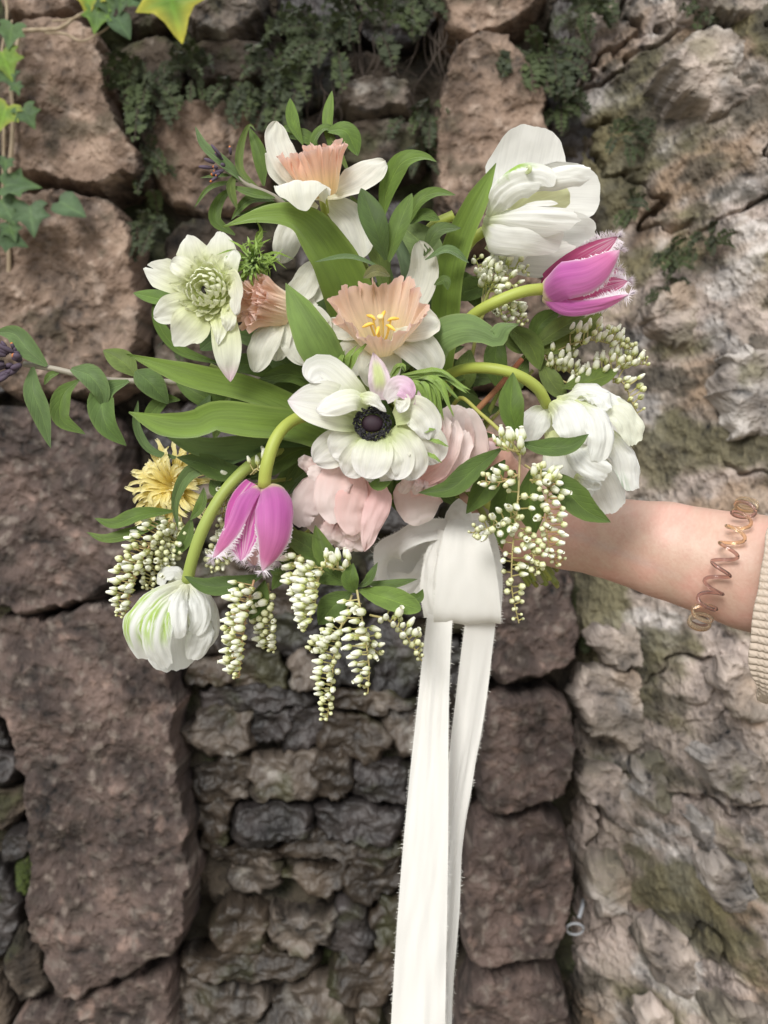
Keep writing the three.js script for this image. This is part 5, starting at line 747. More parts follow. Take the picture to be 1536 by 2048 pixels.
darkSprig('sprig with small purple tipped buds left of the topmost daffodil', [[452, 338, 65], [500, 372, 65], [560, 402, 65.4], [680, 560, 67], [860, 860, 68.4]], [[438, 334, 26, 7, -1, -0.2], [452, 312, 22, 4, -0.5, -1], [430, 344, 22, 5, -1, 0.2]], [
  [[[500, 372, 65], [446, 326, 64.6], [408, 292, 64.6], [390, 252, 64.8]], 13, BLUELEAF, [0.3, 0.3, 1]], [[[520, 380, 65], [480, 340, 64.8], [484, 280, 64.8], [500, 250, 64.6], [512, 262, 64.6]], 9, PALELEAF, [0.5, 0, 1]], [[[528, 372, 65.4], [520, 310, 65.2], [498, 254, 65.4]], 15, MIDLEAF, [-0.2, 0.1, 1]], [[[550, 396, 65], [500, 386, 64.8], [462, 372, 65]], 11, MIDLEAF], [[[480, 362, 65.2], [420, 376, 65], [388, 416, 65.2]], 6, MIDLEAF], [[[470, 350, 65.2], [430, 352, 65], [400, 356, 65]], 5, DARKLEAF],
  [[[470, 350, 64.8], [460, 376, 64.6], [474, 420, 64.8]], 11, PALELEAF, [0.6, 0.1, 0.8]], [[[470, 470, 66], [430, 440, 66], [440, 400, 66], [470, 372, 66]], 13, DARKLEAF, [0.2, 0, 1]], [[[560, 400, 66], [500, 400, 65.6], [462, 440, 65.6]], 12, MIDLEAF], [[[580, 396, 66], [520, 420, 66], [470, 432, 66]], 10, DARKLEAF],
], 64.8, true);
// ---------------------------------------------------------------- leafy sprigs filling the bouquet
function sprig(label, stem, leaves, group) {
  const t = thing('leafy_sprig', label, 'foliage', toV(stem[0]), group || 'green leafy sprigs'); stemTube(t, stem, 0.0014, [0.212, 0.26, 0.048], 0.0019);
  for (const [sp, w, c, n, o] of leaves) leaf(t, sp, { w, n: n || [0, 0.25, 1], nv: 22, p: prof(0.1, 0.55, 1.8, 1.15), ...o }, c || MIDLEAF);
  return t;
}
sprig('upright leafy sprig behind the topmost daffodil', [[606, 276, 65.4], [640, 300, 65.4], [680, 400, 66], [760, 600, 67.6], [870, 860, 68.6]], [
  [[[606, 290, 65], [586, 248, 64.8], [580, 196, 65]], 14, [0.148, 0.25, 0.03], [0.4, 0, 1]], [[[660, 300, 65], [656, 240, 64.8], [664, 181, 65]], 12, [0.159, 0.26, 0.036], [-0.3, 0, 1]], [[[634, 330, 65.2], [628, 282, 64.8], [650, 256, 64.6], [676, 266, 64.8]], 13, MIDLEAF, [-0.4, 0.4, 0.8]], [[[652, 262, 64.6], [690, 262, 64.2], [716, 312, 64.4]], 22, [0.117, 0.208, 0.021], [0.2, 0.3, 1]], [[[700, 350, 65], [676, 300, 64.8], [656, 256, 64.8]], 7, PALELEAF], [[[640, 300, 65.4], [606, 272, 65.2], [572, 272, 65.4]], 15, MIDLEAF], [[[600, 276, 65], [580, 258, 65], [558, 262, 65]], 9, MIDLEAF],
]);
sprig('leafy sprig of dark and pale leaves between the topmost daffodil and the upper white tulip', [[772, 470, 64.4], [775, 520, 64], [782, 600, 65.5], [840, 780, 67.4], [900, 900, 68.4]], [
  [[[772, 520, 60.8], [752, 458, 60], [722, 376, 60.4]], 27, [0.0689, 0.125, 0.018], [0.1, 0.1, 1]], [[[778, 524, 60.8], [794, 462, 60.4], [824, 386, 60.8]], 21, [0.117, 0.198, 0.024], [-0.2, 0.1, 1]], [[[764, 440, 63], [776, 376, 62.6], [806, 324, 62.2], [846, 314, 62], [874, 324, 62]], 22, [0.127, 0.218, 0.018], [[0, 0, 1], [-0.1, 0.1, 1], [0.1, 0.7, 0.7]]], [[[816, 450, 63], [836, 404, 62.6], [868, 386, 62.6], [912, 390, 62.8]], 15, [0.117, 0.198, 0.021], [[0, 0.2, 1], [0, 0.6, 0.8]]], [[[820, 448, 63.2], [846, 430, 63], [880, 440, 63]], 14, MIDLEAF], [[[848, 512, 62], [876, 462, 61.4], [922, 456, 61.6]], 16, [0.0901, 0.146, 0.03], [[0, 0.3, 1], [0.1, 0.5, 0.9]]], [[[850, 520, 61.6], [896, 500, 61], [938, 526, 61.2]], 13, BLUELEAF, [0, 0.6, 0.8]], [[[772, 540, 60.6], [700, 514, 60], [628, 524, 60.2]], 8, BLUELEAF, [0, 0.6, 0.8]], [[[780, 552, 60], [752, 542, 59.6], [726, 556, 59.8]], 13, [0.17, 0.17, 0.05]], [[[770, 600, 64], [756, 500, 63.6], [700, 390, 63.8]], 24, PALELEAF], [[[860, 600, 64], [850, 500, 63.8], [790, 440, 63.8]], 36, [0.18, 0.26, 0.078], [0.1, 0.2, 1]], [[[868, 570, 62], [890, 560, 61.6], [896, 580, 61.6]], 10, [0.092, 0.158, 0.018]],
]);
sprig('curved leaves left of the lime white anemone', [[420, 730, 66], [520, 780, 66.6], [700, 860, 68], [860, 940, 68.6]], [
  [[[380, 606, 65], [330, 600, 64.6], [266, 586, 64.8]], 19, [0.127, 0.229, 0.024], [0, 0.5, 0.9]], [[[440, 728, 65], [360, 700, 64.6], [318, 650, 64.4], [308, 590, 64.8]], 14, [0.127, 0.218, 0.027], [0.5, 0.2, 0.9]], [[[470, 700, 64.6], [430, 680, 64], [400, 700, 64]], 26, [0.106, 0.187, 0.042]], [[[480, 830, 65.6], [400, 790, 65], [350, 760, 65.4]], 22, DARKLEAF], [[[520, 850, 66], [440, 790, 65.4], [380, 740, 65.6]], 26, DARKLEAF], [[[560, 760, 64], [500, 730, 64], [440, 730, 64.4]], 22, DARKLEAF],
  [[[420, 790, 65], [400, 830, 64.6], [370, 860, 64.8]], 16, BLUELEAF], [[[460, 790, 65], [440, 840, 64.8], [428, 880, 65]], 14, PALELEAF], [[[360, 800, 65.4], [330, 800, 65.2], [284, 850, 65.4]], 16, MIDLEAF], [[[370, 920, 65.4], [300, 900, 65], [272, 850, 65.2], [276, 800, 65.4]], 10, BLUELEAF, [0.5, 0.3, 0.8]], [[[640, 790, 63], [590, 750, 62.6], [520, 756, 63]], 20, [0.092, 0.158, 0.015]], [[[650, 770, 63], [600, 740, 62.8], [560, 742, 63]], 18, DARKLEAF],
]);
sprig('long blue green leaf curling over the yellow flower', [[560, 880, 64], [640, 890, 66], [820, 930, 68.4]], [
  [[[600, 880, 63.4], [500, 905, 62.6], [440, 925, 62.4], [378, 946, 62], [350, 1000, 62], [356, 1060, 62.4]], 16, [0.18, 0.281, 0.09], [[0, 0.5, 0.9], [0.2, 0.4, 0.9], [0.6, 0.2, 0.8], [0.7, 0, 0.7]]], [[[620, 890, 63], [540, 880, 62.8], [440, 900, 63]], 22, BLUELEAF], [[[660, 900, 63.4], [600, 900, 63], [500, 960, 63.4]], 26, [0.0954, 0.156, 0.018]],
]);
sprig('pale oval leaves under the right pink tulip', [[1066, 690, 67], [1000, 780, 67.4], [960, 880, 68]], [
  [[[1060, 700, 66], [1110, 664, 65.6], [1172, 628, 65.8]], 22, PALELEAF, [-0.1, 0.4, 0.9]], [[[1062, 704, 66], [1130, 690, 65.6], [1206, 622, 65.6]], 22, [0.18, 0.239, 0.036], [0.1, 0.4, 0.9]], [[[1062, 700, 66.4], [1080, 650, 66.2], [1120, 620, 66.4]], 20, MIDLEAF], [[[1062, 700, 66], [1030, 680, 65.4], [1010, 660, 65.6]], 26, PALELEAF], [[[1080, 712, 66], [1100, 760, 65.6], [1134, 800, 66]], 22, [0.148, 0.208, 0.042], [0.3, 0, 1]], [[[1124, 776, 65.4], [1180, 762, 64.8], [1236, 742, 65]], 22, [0.122, 0.187, 0.018], [0, 0.4, 0.9]], [[[1056, 716, 66.4], [1030, 760, 66], [1010, 800, 66.4]], 22, [0.106, 0.166, 0.024]], [[[940, 700, 66], [930, 740, 65.6], [925, 790, 66]], 24, PALELEAF],
  [[[985, 560, 66], [940, 580, 65.6], [900, 590, 66]], 26, [0.106, 0.177, 0.021]], [[[960, 620, 66], [935, 570, 65.8], [920, 540, 66]], 20, [0.092, 0.158, 0.018]], [[[1000, 660, 65.8], [990, 720, 65.4], [1000, 780, 66]], 24, DARKLEAF], [[[1010, 650, 65.6], [1060, 690, 65], [1080, 740, 65.4]], 24, [0.138, 0.208, 0.03]],
]);
{ // leaves inside the bouquet
  const r = rand(404);
  [['inner leaves on the left side of the bouquet behind the flowers', 90, 250], ['inner leaves on the right side of the bouquet behind the flowers', -80, 80], ['inner leaves low in the bouquet above the ribbon', 180, 330]].forEach(([label, a0, a1]) => {
    const list = [];
    for (let i = 0; i < 46; i++) { const a = mix(a0, a1, r()) * Math.PI / 180, R0 = 10 + r() * 120, R = R0 + 110 + r() * 90, lim = 300, cx = 735, cy = 780, R2 = Math.min(R, a0 === 180 ? 240 : lim), z = 64.5 + r() * 5, tw = (r() - 0.5) * 60; list.push([[[cx + Math.cos(a) * R0, cy - Math.sin(a) * R0, z + 1.5], [cx + Math.cos(a) * (R0 + R2) / 2 + tw * 0.6, cy - Math.sin(a) * (R0 + R2) / 2 + tw, z], [cx + Math.cos(a) * R2 + tw, cy - Math.sin(a) * R2 + tw * 0.5, z + 1]], 15 + r() * 13, mixC([0.092, 0.158, 0.018], [0.106, 0.172, 0.027], r()), [(r() - 0.5), 0.4 * r(), 1]]); }
    sprig(label, [[760, 800, 68], [860, 900, 68.4]], list, 'inner leaves');
  });
}
// ---------------------------------------------------------------- pieris: white urn-shaped bells in hanging racemes
function bellGeo(kind) {
  const [len, rad] = { open: [8.2, 2.15], half: [8.0, 1.95], bud: [4.2, 1.75] }[kind], white = [0.80, 0.81, 0.68], gr = [0.52, 0.56, 0.17], yg = [0.50, 0.52, 0.20], nR = 10;
  const prf = kind === 'bud' ? [[0, 0.15], [0.15, 0.7], [0.4, 1], [0.7, 0.85], [0.92, 0.4], [1, 0.02]] : [[0, 0.15], [0.08, 0.72], [0.28, 1], [0.5, 0.96], [0.72, 0.74], [0.88, 0.5], [0.95, 0.46], [1, kind === 'open' ? 0.62 : 0.1]];
  const pos = [], idx = [], col = []; prf.forEach(([v, w], i) => { for (let j = 0; j <= nR; j++) { const a = j / nR * 6.2832, q = rad * w * (1 + 0.06 * Math.cos(a * 5)) * 0.001; pos.push(Math.cos(a) * q, v * len * 0.001, Math.sin(a) * q); col.push(...(kind === 'bud' ? mixC(yg, [0.70, 0.71, 0.46], v) : mixC([0.56, 0.61, 0.26], white, smooth(0.05, 0.75, v)))); } });
  const k = nR + 1; for (let i = 0; i < prf.length - 1; i++) for (let j = 0; j < nR; j++) { const a = i * k + j; idx.push(a, a + k + 1, a + 1, a, a + k, a + k + 1); }
  if (kind === 'open') { const n0 = pos.length / 3, b = (prf.length - 2) * k; for (let j = 0; j <= nR; j++) { const a = j / nR * 6.2832; pos.push(Math.cos(a) * rad * 0.00034, len * 0.00070, Math.sin(a) * rad * 0.00034); col.push(0.55, 0.54, 0.34); } for (let j = 0; j < nR; j++) idx.push(b + j, b + j + 1, n0 + j + 1, b + j, n0 + j + 1, n0 + j); const c = pos.length / 3; pos.push(0, len * 0.0006, 0); col.push(0.45, 0.40, 0.22); for (let j = 0; j < nR; j++) idx.push(n0 + j, n0 + j + 1, c); }
  for (let s = 0; s < 5; s++) { const a = (s + 0.5) / 5 * 6.2832, w = 0.42, n0 = pos.length / 3, R = kind === 'bud' ? 1.86 : rad * 1.06, L = kind === 'bud' ? 2.6 : 3.2; for (const [t, y, q] of [[-w, 0, 0.3], [w, 0, 0.3], [-w * 0.9, L * 0.5, 1], [w * 0.9, L * 0.5, 1], [0, L, 1.02]]) { pos.push(Math.cos(a + t) * R * q * 0.001, (y - 0.1) * 0.001, Math.sin(a + t) * R * q * 0.001); col.push(...(kind === 'bud' ? [0.40, 0.43, 0.11] : gr)); } idx.push(n0, n0 + 2, n0 + 3, n0, n0 + 3, n0 + 1, n0 + 2, n0 + 4, n0 + 3); }
  return geo(pos, idx, null, col);
}
const bells = { open: bellGeo('open'), half: bellGeo('half'), bud: bellGeo('bud') };
// raceme: o.dir the way the bells point (world), o.n how many, o.green how many of them are still green
function raceme(t, axis, o) {
  const pts = axis.map(toV), curve = new THREE.CatmullRomCurve3(pts, false, 'centripetal'), r = rand(o.seed), list = [], geos = [tube(pts, 0.0007, 0.00035, { nr: 5, ns: 20, col: () => o.ax || [0.40, 0.34, 0.14] })], bias = V(...o.dir).normalize();
  for (let i = 0; i < o.n; i++) {
    const v = clamp((o.from || 0) + (1 - (o.from || 0)) * Math.pow((i + 0.3) / o.n, 0.92)), p = curve.getPointAt(v), T = curve.getTangentAt(v), a = i * 2.399 + r() * 0.9, A = new V3().crossVectors(T, V(0.3, 0.2, 1)).normalize(), B = new V3().crossVectors(T, A), side = A.multiplyScalar(Math.cos(a)).addScaledVector(B, Math.sin(a));
    const end = smooth(0.62, 1, v), ped = (o.ped || 3.6) * 0.001 * (1 - 0.5 * end) * (0.8 + 0.5 * r()), att = p.clone().addScaledVector(side, ped * (o.spread || 1)).addScaledVector(bias, ped * 0.7), dir = side.clone().multiplyScalar(0.55).addScaledVector(bias, 1.0 + 0.4 * r()).addScaledVector(T, 0.25).add(V(r() - 0.5, r() - 0.5, r() - 0.5).multiplyScalar(0.5)).normalize();
    const mid = p.clone().lerp(att, 0.6).addScaledVector(side, ped * 0.25); geos.push(tube([p, mid, att], 0.0004, 0.00045, { nr: 4, ns: 4, col: () => o.pedc || [0.45, 0.40, 0.16] }));
    list.push([att, dir, v, r(), r(), r()]);
  }
  const ax = part('raceme', merge(geos), M.stem, t), off = t.position;
  for (const [att, dir, v, a, b, c] of list) {
    const kind = v > 1 - (o.budEnd === undefined ? 0.16 : o.budEnd) || a < (o.green || 0.12) ? 'bud' : b < 0.28 ? 'open' : 'half', m = new THREE.Mesh(bells[kind], M.bell); m.name = kind === 'bud' ? 'flower_bud' : 'bell_flower'; m.castShadow = m.receiveShadow = true;
    m.position.copy(att).sub(off); m.quaternion.setFromUnitVectors(UPV, dir); const s = 0.9 * (o.size || 1) * (kind === 'bud' ? mix(1.15, 0.62, smooth(0.75, 1, v)) : mix(1.02, 0.78, smooth(0.4, 1, v))) * (0.78 + 0.42 * c); m.scale.setScalar(s); ax.add(m);
  }
  return ax;
}
const pier = (label, stem, red) => { const t = thing('pieris_sprig', label, 'pieris', toV(stem[0]), 'pieris sprigs with white bells'); stemTube(t, stem, 0.0011, red || [0.32, 0.32, 0.09], 0.0016); return t; };
const pLeaf = (t, sp, w, c = DARKLEAF, n = [0, 0.3, 1], o = {}) => leaf(t, sp, { w, n, p: prof(0.06, 0.55, 1.5, 1.05), cup: 0.2, fold: 0.22, nv: 30, nu: 8, jag: 0.05, jf: 40, edge: 0.25, ...o }, c);
{
  const t = pier('sprig of creamy bells with serrated leaves in front of the wrist', [[1040, 910, 60.4], [1010, 872, 60.6], [960, 826, 61.6], [920, 796, 63.5], [900, 860, 66.5]], [0.42, 0.42, 0.10]);
  part('stem', tube([[1044, 718, 63.5], [990, 782, 63.2], [950, 826, 63], [930, 870, 65]], 0.0016, 0.002, { nr: 7, col: v => mixC([0.22, 0.07, 0.03], [0.30, 0.16, 0.07], v) }), M.twig, t, 'reddish brown twig');
  pLeaf(t, [[1042, 882, 59.8], [1022, 820, 59.2], [1026, 744, 59.6]], 26, [0.106, 0.187, 0.015], [0.05, 0, 1]); pLeaf(t, [[1040, 886, 59.6], [1090, 896, 58.4], [1140, 892, 58], [1178, 868, 58.2]], 21, [0.085, 0.15, 0.02], [[0, 0.4, 1], [-0.1, 0.3, 1]]);
  pLeaf(t, [[1004, 896, 59.8], [950, 936, 59], [900, 978, 58.6], [836, 986, 58.8]], 24, [0.085, 0.15, 0.018], [[-0.1, 0.3, 1], [-0.1, 0.4, 1]]); pLeaf(t, [[1010, 920, 60.2], [976, 970, 59.8], [932, 1028, 60]], 25, [0.092, 0.158, 0.016]); pLeaf(t, [[1070, 940, 59.8], [1130, 980, 59], [1172, 1020, 58.8], [1222, 1045, 58.8]], 30, [0.092, 0.158, 0.015], [[-0.1, 0.3, 1], [-0.2, 0.3, 1]]);
  pLeaf(t, [[1030, 940, 61], [1010, 1010, 61], [1000, 1090, 61.4]], 30, [0.092, 0.158, 0.014]); pLeaf(t, [[1060, 940, 61], [1060, 1010, 61], [1070, 1070, 61.4]], 30, [0.092, 0.158, 0.014]);
  raceme(t, [[1040, 910, 60], [1036, 1000, 59.2], [1026, 1090, 58.8], [1024, 1180, 58.8], [1038, 1246, 59]], { n: 36, from: 0.22, seed: 4, dir: [0.1, 0.15, 0.75], ped: 5.5, green: 0.32, budEnd: 0.26, pedc: [0.42, 0.36, 0.14] });
  raceme(t, [[1050, 930, 59.6], [1092, 962, 58.8], [1092, 1040, 58.4], [1104, 1116, 58.6], [1120, 1128, 58.8]], { n: 47, from: 0.15, seed: 9, dir: [0.25, 0.1, 0.7], ped: 5, green: 0.32, budEnd: 0.12, pedc: [0.45, 0.28, 0.13] });
  raceme(t, [[1034, 1030, 59.2], [1000, 1046, 58.8], [960, 1062, 58.6], [940, 1066, 58.8]], { n: 21, seed: 14, dir: [-0.2, 0.1, 0.8], green: 0.4, ped: 4.5 });
  raceme(t, [[1036, 950, 59.2], [1000, 964, 58.6], [962, 962, 58.6]], { n: 12, seed: 18, dir: [-0.6, 0.2, 0.6], green: 0.3, pedc: [0.45, 0.28, 0.13] });
  raceme(t, [[1050, 906, 59.4], [1024, 900, 58.6], [990, 884, 58.6]], { n: 12, seed: 22, dir: [-0.1, 0.9, 0.3], green: 0.05, budEnd: 0.05, size: 1.08 }); raceme(t, [[1060, 960, 58.8], [1086, 960, 58.2], [1110, 962, 58.2]], { n: 9, seed: 27, dir: [0.3, 1, 0.2], green: 0, budEnd: 0, size: 1.2 });
  raceme(t, [[1050, 1060, 59], [1066, 1110, 58.7], [1076, 1150, 58.8]], { n: 17, seed: 31, dir: [0.1, -0.1, 0.8], green: 0.6 });
}
{
  const t = pier('sprig of white bells with a short upright leaf, hanging left of the ribbon', [[708, 1172, 60], [696, 1120, 60.6], [684, 1060, 62.6], [760, 1000, 66], [880, 980, 67.6]], [0.212, 0.25, 0.036]);
  pLeaf(t, [[712, 1186, 59.4], [700, 1160, 58.9], [706, 1126, 59]], 18, [0.101, 0.177, 0.018], [0, 0.1, 1]); pLeaf(t, [[716, 1174, 59.8], [738, 1160, 59], [756, 1124, 59]], 11, [0.085, 0.15, 0.02], [-0.4, 0.4, 0.8]); pLeaf(t, [[716, 1180, 59.6], [770, 1196, 58.6], [842, 1220, 58.4]], 25, [0.159, 0.26, 0.036], [0, 0.4, 0.9], { p: prof(0.06, 0.62, 2.2, 1.6) }); pLeaf(t, [[722, 1166, 60], [780, 1170, 59.6], [836, 1158, 59.6]], 11, [0.092, 0.158, 0.02], [0, 0.6, 0.8]); pLeaf(t, [[800, 1196, 60], [836, 1196, 60], [846, 1178, 60]], 12, DARKLEAF);
  pLeaf(t, [[704, 1184, 60], [670, 1210, 59.8], [636, 1250, 60]], 28, [0.092, 0.158, 0.02]); pLeaf(t, [[700, 1170, 60.2], [660, 1150, 60], [600, 1140, 60.4]], 24, [0.092, 0.158, 0.018]); pLeaf(t, [[690, 1150, 60.6], [610, 1090, 60.4], [556, 1060, 60.8]], 26, DARKLEAF); pLeaf(t, [[700, 1165, 60.4], [650, 1110, 60.2], [630, 1050, 60.6]], 22, [0.106, 0.177, 0.018]);
  raceme(t, [[644, 1134, 59.4], [634, 1170, 58.8], [628, 1215, 58.6], [608, 1260, 58.8]], { n: 39, seed: 41, dir: [-0.9, 0.25, 0.35], green: 0.06, budEnd: 0.08, ped: 4 }); raceme(t, [[600, 1110, 59.8], [606, 1150, 59.2], [600, 1200, 59]], { n: 21, seed: 43, dir: [-0.8, 0.2, 0.4], green: 0.12, budEnd: 0.05 }); raceme(t, [[700, 1140, 59.8], [672, 1138, 59], [646, 1128, 58.8]], { n: 11, seed: 46, dir: [-0.1, 1, 0.2], green: 0.1, budEnd: 0.05 });
  raceme(t, [[714, 1180, 59.2], [726, 1250, 58.6], [738, 1330, 58.5], [736, 1388, 58.7]], { n: 29, from: 0.08, seed: 50, dir: [-0.8, 0.1, 0.45], green: 0.1, budEnd: 0.14, ped: 4.6 }); raceme(t, [[704, 1190, 59.8], [672, 1290, 59.2], [664, 1360, 59.1], [654, 1442, 59.2]], { n: 43, from: 0.32, seed: 55, dir: [-0.45, 0.2, 0.6], green: 0.35, budEnd: 0.2, ped: 4 });
  raceme(t, [[700, 1230, 59.6], [650, 1290, 59.2], [618, 1302, 59.2]], { n: 17, from: 0.2, seed: 58, dir: [-0.6, 0.3, 0.6], green: 0.3 }); raceme(t, [[740, 1230, 59.4], [776, 1240, 58.6], [810, 1270, 58.6], [844, 1322, 58.8]], { n: 22, from: 0.2, seed: 61, dir: [0.1, 0.5, 0.5], green: 0.6, budEnd: 0.3 }); raceme(t, [[724, 1250, 60], [740, 1290, 60], [760, 1310, 60]], { n: 13, seed: 64, dir: [0.3, 0, 0.6], green: 0.6 });
}
{
  const t = pier('sprig with two dense bell clusters hanging under the pink tulip', [[520, 1146, 61], [560, 1120, 62], [620, 1060, 64.6], [760, 1000, 67], [880, 985, 68]], [0.233, 0.25, 0.042]);
  pLeaf(t, [[530, 1150, 61], [460, 1172, 60.4], [410, 1172, 60.6], [368, 1152, 60.8]], 21, [0.08, 0.145, 0.02], [0, 0.4, 0.9]); pLeaf(t, [[540, 1140, 61], [560, 1150, 60.4], [544, 1180, 60.4]], 14, [0.10, 0.18, 0.02]); pLeaf(t, [[560, 1140, 61.4], [580, 1090, 61], [560, 1040, 61.4]], 26, [0.106, 0.177, 0.018]); pLeaf(t, [[530, 1160, 61.4], [520, 1200, 61.4], [500, 1240, 61.6]], 20, [0.092, 0.158, 0.015]);
  raceme(t, [[508, 1160, 60.4], [494, 1220, 59.8], [484, 1290, 59.6], [478, 1356, 59.8]], { n: 58, from: 0.05, seed: 71, dir: [-0.85, 0.15, 0.4], green: 0.22, budEnd: 0.08, ped: 4.4, ax: [0.40, 0.24, 0.12], pedc: [0.42, 0.30, 0.14] }); raceme(t, [[536, 1166, 62], [540, 1230, 62], [548, 1305, 62.2]], { n: 47, from: 0.1, seed: 75, dir: [-0.6, 0.1, 0.6], green: 0.5, budEnd: 0.1, ped: 4.6 });
}
{
  const t = pier('sprig of greenish bells beside the yellow flower', [[360, 1030, 64.6], [420, 1000, 65.6], [560, 960, 67], [760, 960, 68.4], [890, 985, 68.6]], [0.233, 0.25, 0.042]);
  pLeaf(t, [[352, 1022, 63.8], [280, 1030, 63], [226, 1048, 63], [188, 1036, 63.2]], 17, [0.111, 0.192, 0.018], [0, 0.5, 0.9]); pLeaf(t, [[340, 1036, 63.8], [270, 1066, 63.2], [210, 1078, 63.2], [172, 1064, 63.4]], 15, [0.122, 0.198, 0.021], [0, 0.6, 0.8]); pLeaf(t, [[520, 950, 62.6], [450, 946, 62], [400, 926, 62], [352, 914, 62.2]], 24, [0.0795, 0.14, 0.015], [0, 0.4, 0.9]); pLeaf(t, [[380, 1040, 63.2], [404, 1010, 62.8], [408, 974, 63]], 14, [0.111, 0.187, 0.018], [-0.5, 0.1, 0.9]); pLeaf(t, [[384, 1036, 63.4], [370, 1080, 63.2], [350, 1110, 63.6]], 16, [0.106, 0.177, 0.024]); pLeaf(t, [[470, 960, 62.8], [440, 980, 62.4], [420, 960, 62.6]], 20, [0.092, 0.158, 0.02]);
  raceme(t, [[340, 1040, 63.6], [300, 1090, 63.2], [268, 1160, 63], [248, 1240, 63.2]], { n: 65, from: 0.08, seed: 81, dir: [-0.75, 0.2, 0.5], green: 0.35, budEnd: 0.08, ped: 5, ax: [0.42, 0.28, 0.12], pedc: [0.45, 0.34, 0.15] }); raceme(t, [[352, 1046, 64.2], [334, 1090, 64], [310, 1140, 63.9], [292, 1180, 64]], { n: 54, seed: 85, dir: [0.1, 0.1, 0.8], green: 0.5, budEnd: 0.05, ped: 5.4 }); raceme(t, [[370, 1050, 64.4], [340, 1100, 64.2], [330, 1140, 64.4]], { n: 31, seed: 87, dir: [0.3, 0.2, 0.7], green: 0.6, ped: 5 });
  raceme(t, [[470, 960, 62.6], [450, 1010, 62.8], [440, 1060, 63]], { n: 20, seed: 91, dir: [0.2, 0.1, 0.7], green: 0.2 }); raceme(t, [[480, 1050, 63.4], [450, 1100, 63.2], [420, 1140, 63.4]], { n: 47, seed: 93, dir: [0, 0.1, 0.8], green: 0.6, ped: 5.5 }); raceme(t, [[540, 930, 61.4], [516, 936, 61], [500, 950, 61]], { n: 7, seed: 96, dir: [0, 0.9, 0.3], green: 0 });
}
{
  const t = pier('sprig of cream bells tucked behind the right pink tulip stem', [[960, 660, 65.4], [968, 600, 65], [940, 740, 66.5], [930, 880, 68]]);
  for (const [a, b, c, n, sd] of [[[972, 570, 64.2], [960, 540, 63.8], [948, 510, 63.8], 12, 101], [[990, 560, 64], [1020, 536, 63.6], [1060, 546, 63.4], 14, 103], [[980, 580, 63.8], [1010, 560, 63.4], [1040, 590, 63.2], 13, 105], [[990, 590, 64], [1020, 620, 63.2], [1050, 650, 63.4], 20, 107], [[985, 600, 64.2], [1000, 620, 63.6], [1016, 660, 63.6], 16, 109], [[972, 560, 64.6], [1000, 520, 64.4], [1030, 516, 64.4], 12, 111]]) raceme(t, [[962, 640, 64.8], a, b, c], { n, from: 0.4, seed: sd, dir: [0.25, 0.15, 0.8], green: 0.12, budEnd: 0.12, ped: 4.5, ax: [0.36, 0.38, 0.11], pedc: [0.38, 0.40, 0.12], size: 1.06 });
}
{
  const t = pier('sprig of white bells pointing at the rubble wall below the right pink tulip', [[1066, 740, 66.4], [1020, 800, 67], [960, 880, 68]]);
  raceme(t, [[1080, 720, 66], [1140, 690, 65.4], [1180, 680, 65.2], [1230, 690, 65.2], [1272, 702, 65.4]], { n: 36, from: 0.3, seed: 121, dir: [0.25, 0.9, 0.3], green: 0.08, budEnd: 0.14, ped: 4.4 }); raceme(t, [[1090, 740, 66], [1150, 770, 65.8], [1200, 750, 65.6], [1250, 730, 65.6], [1296, 728, 65.8]], { n: 43, from: 0.25, seed: 124, dir: [0.2, 0.9, 0.35], green: 0.08, budEnd: 0.08, ped: 4.6 }); raceme(t, [[1200, 750, 65.8], [1246, 766, 65.6], [1262, 800, 65.6], [1276, 830, 65.8]], { n: 13, from: 0.2, seed: 126, dir: [0.5, 0.6, 0.3], green: 0.2, budEnd: 0.5, ped: 5 }); raceme(t, [[1090, 730, 66], [1130, 720, 65.8], [1150, 705, 65.8]], { n: 17, seed: 129, dir: [-0.1, 0.8, 0.5], green: 0.4 });
  raceme(t, [[1090, 740, 66.2], [1130, 740, 66], [1160, 760, 66]], { n: 17, seed: 131, dir: [0, 0.9, 0.4], green: 0.05 });
}

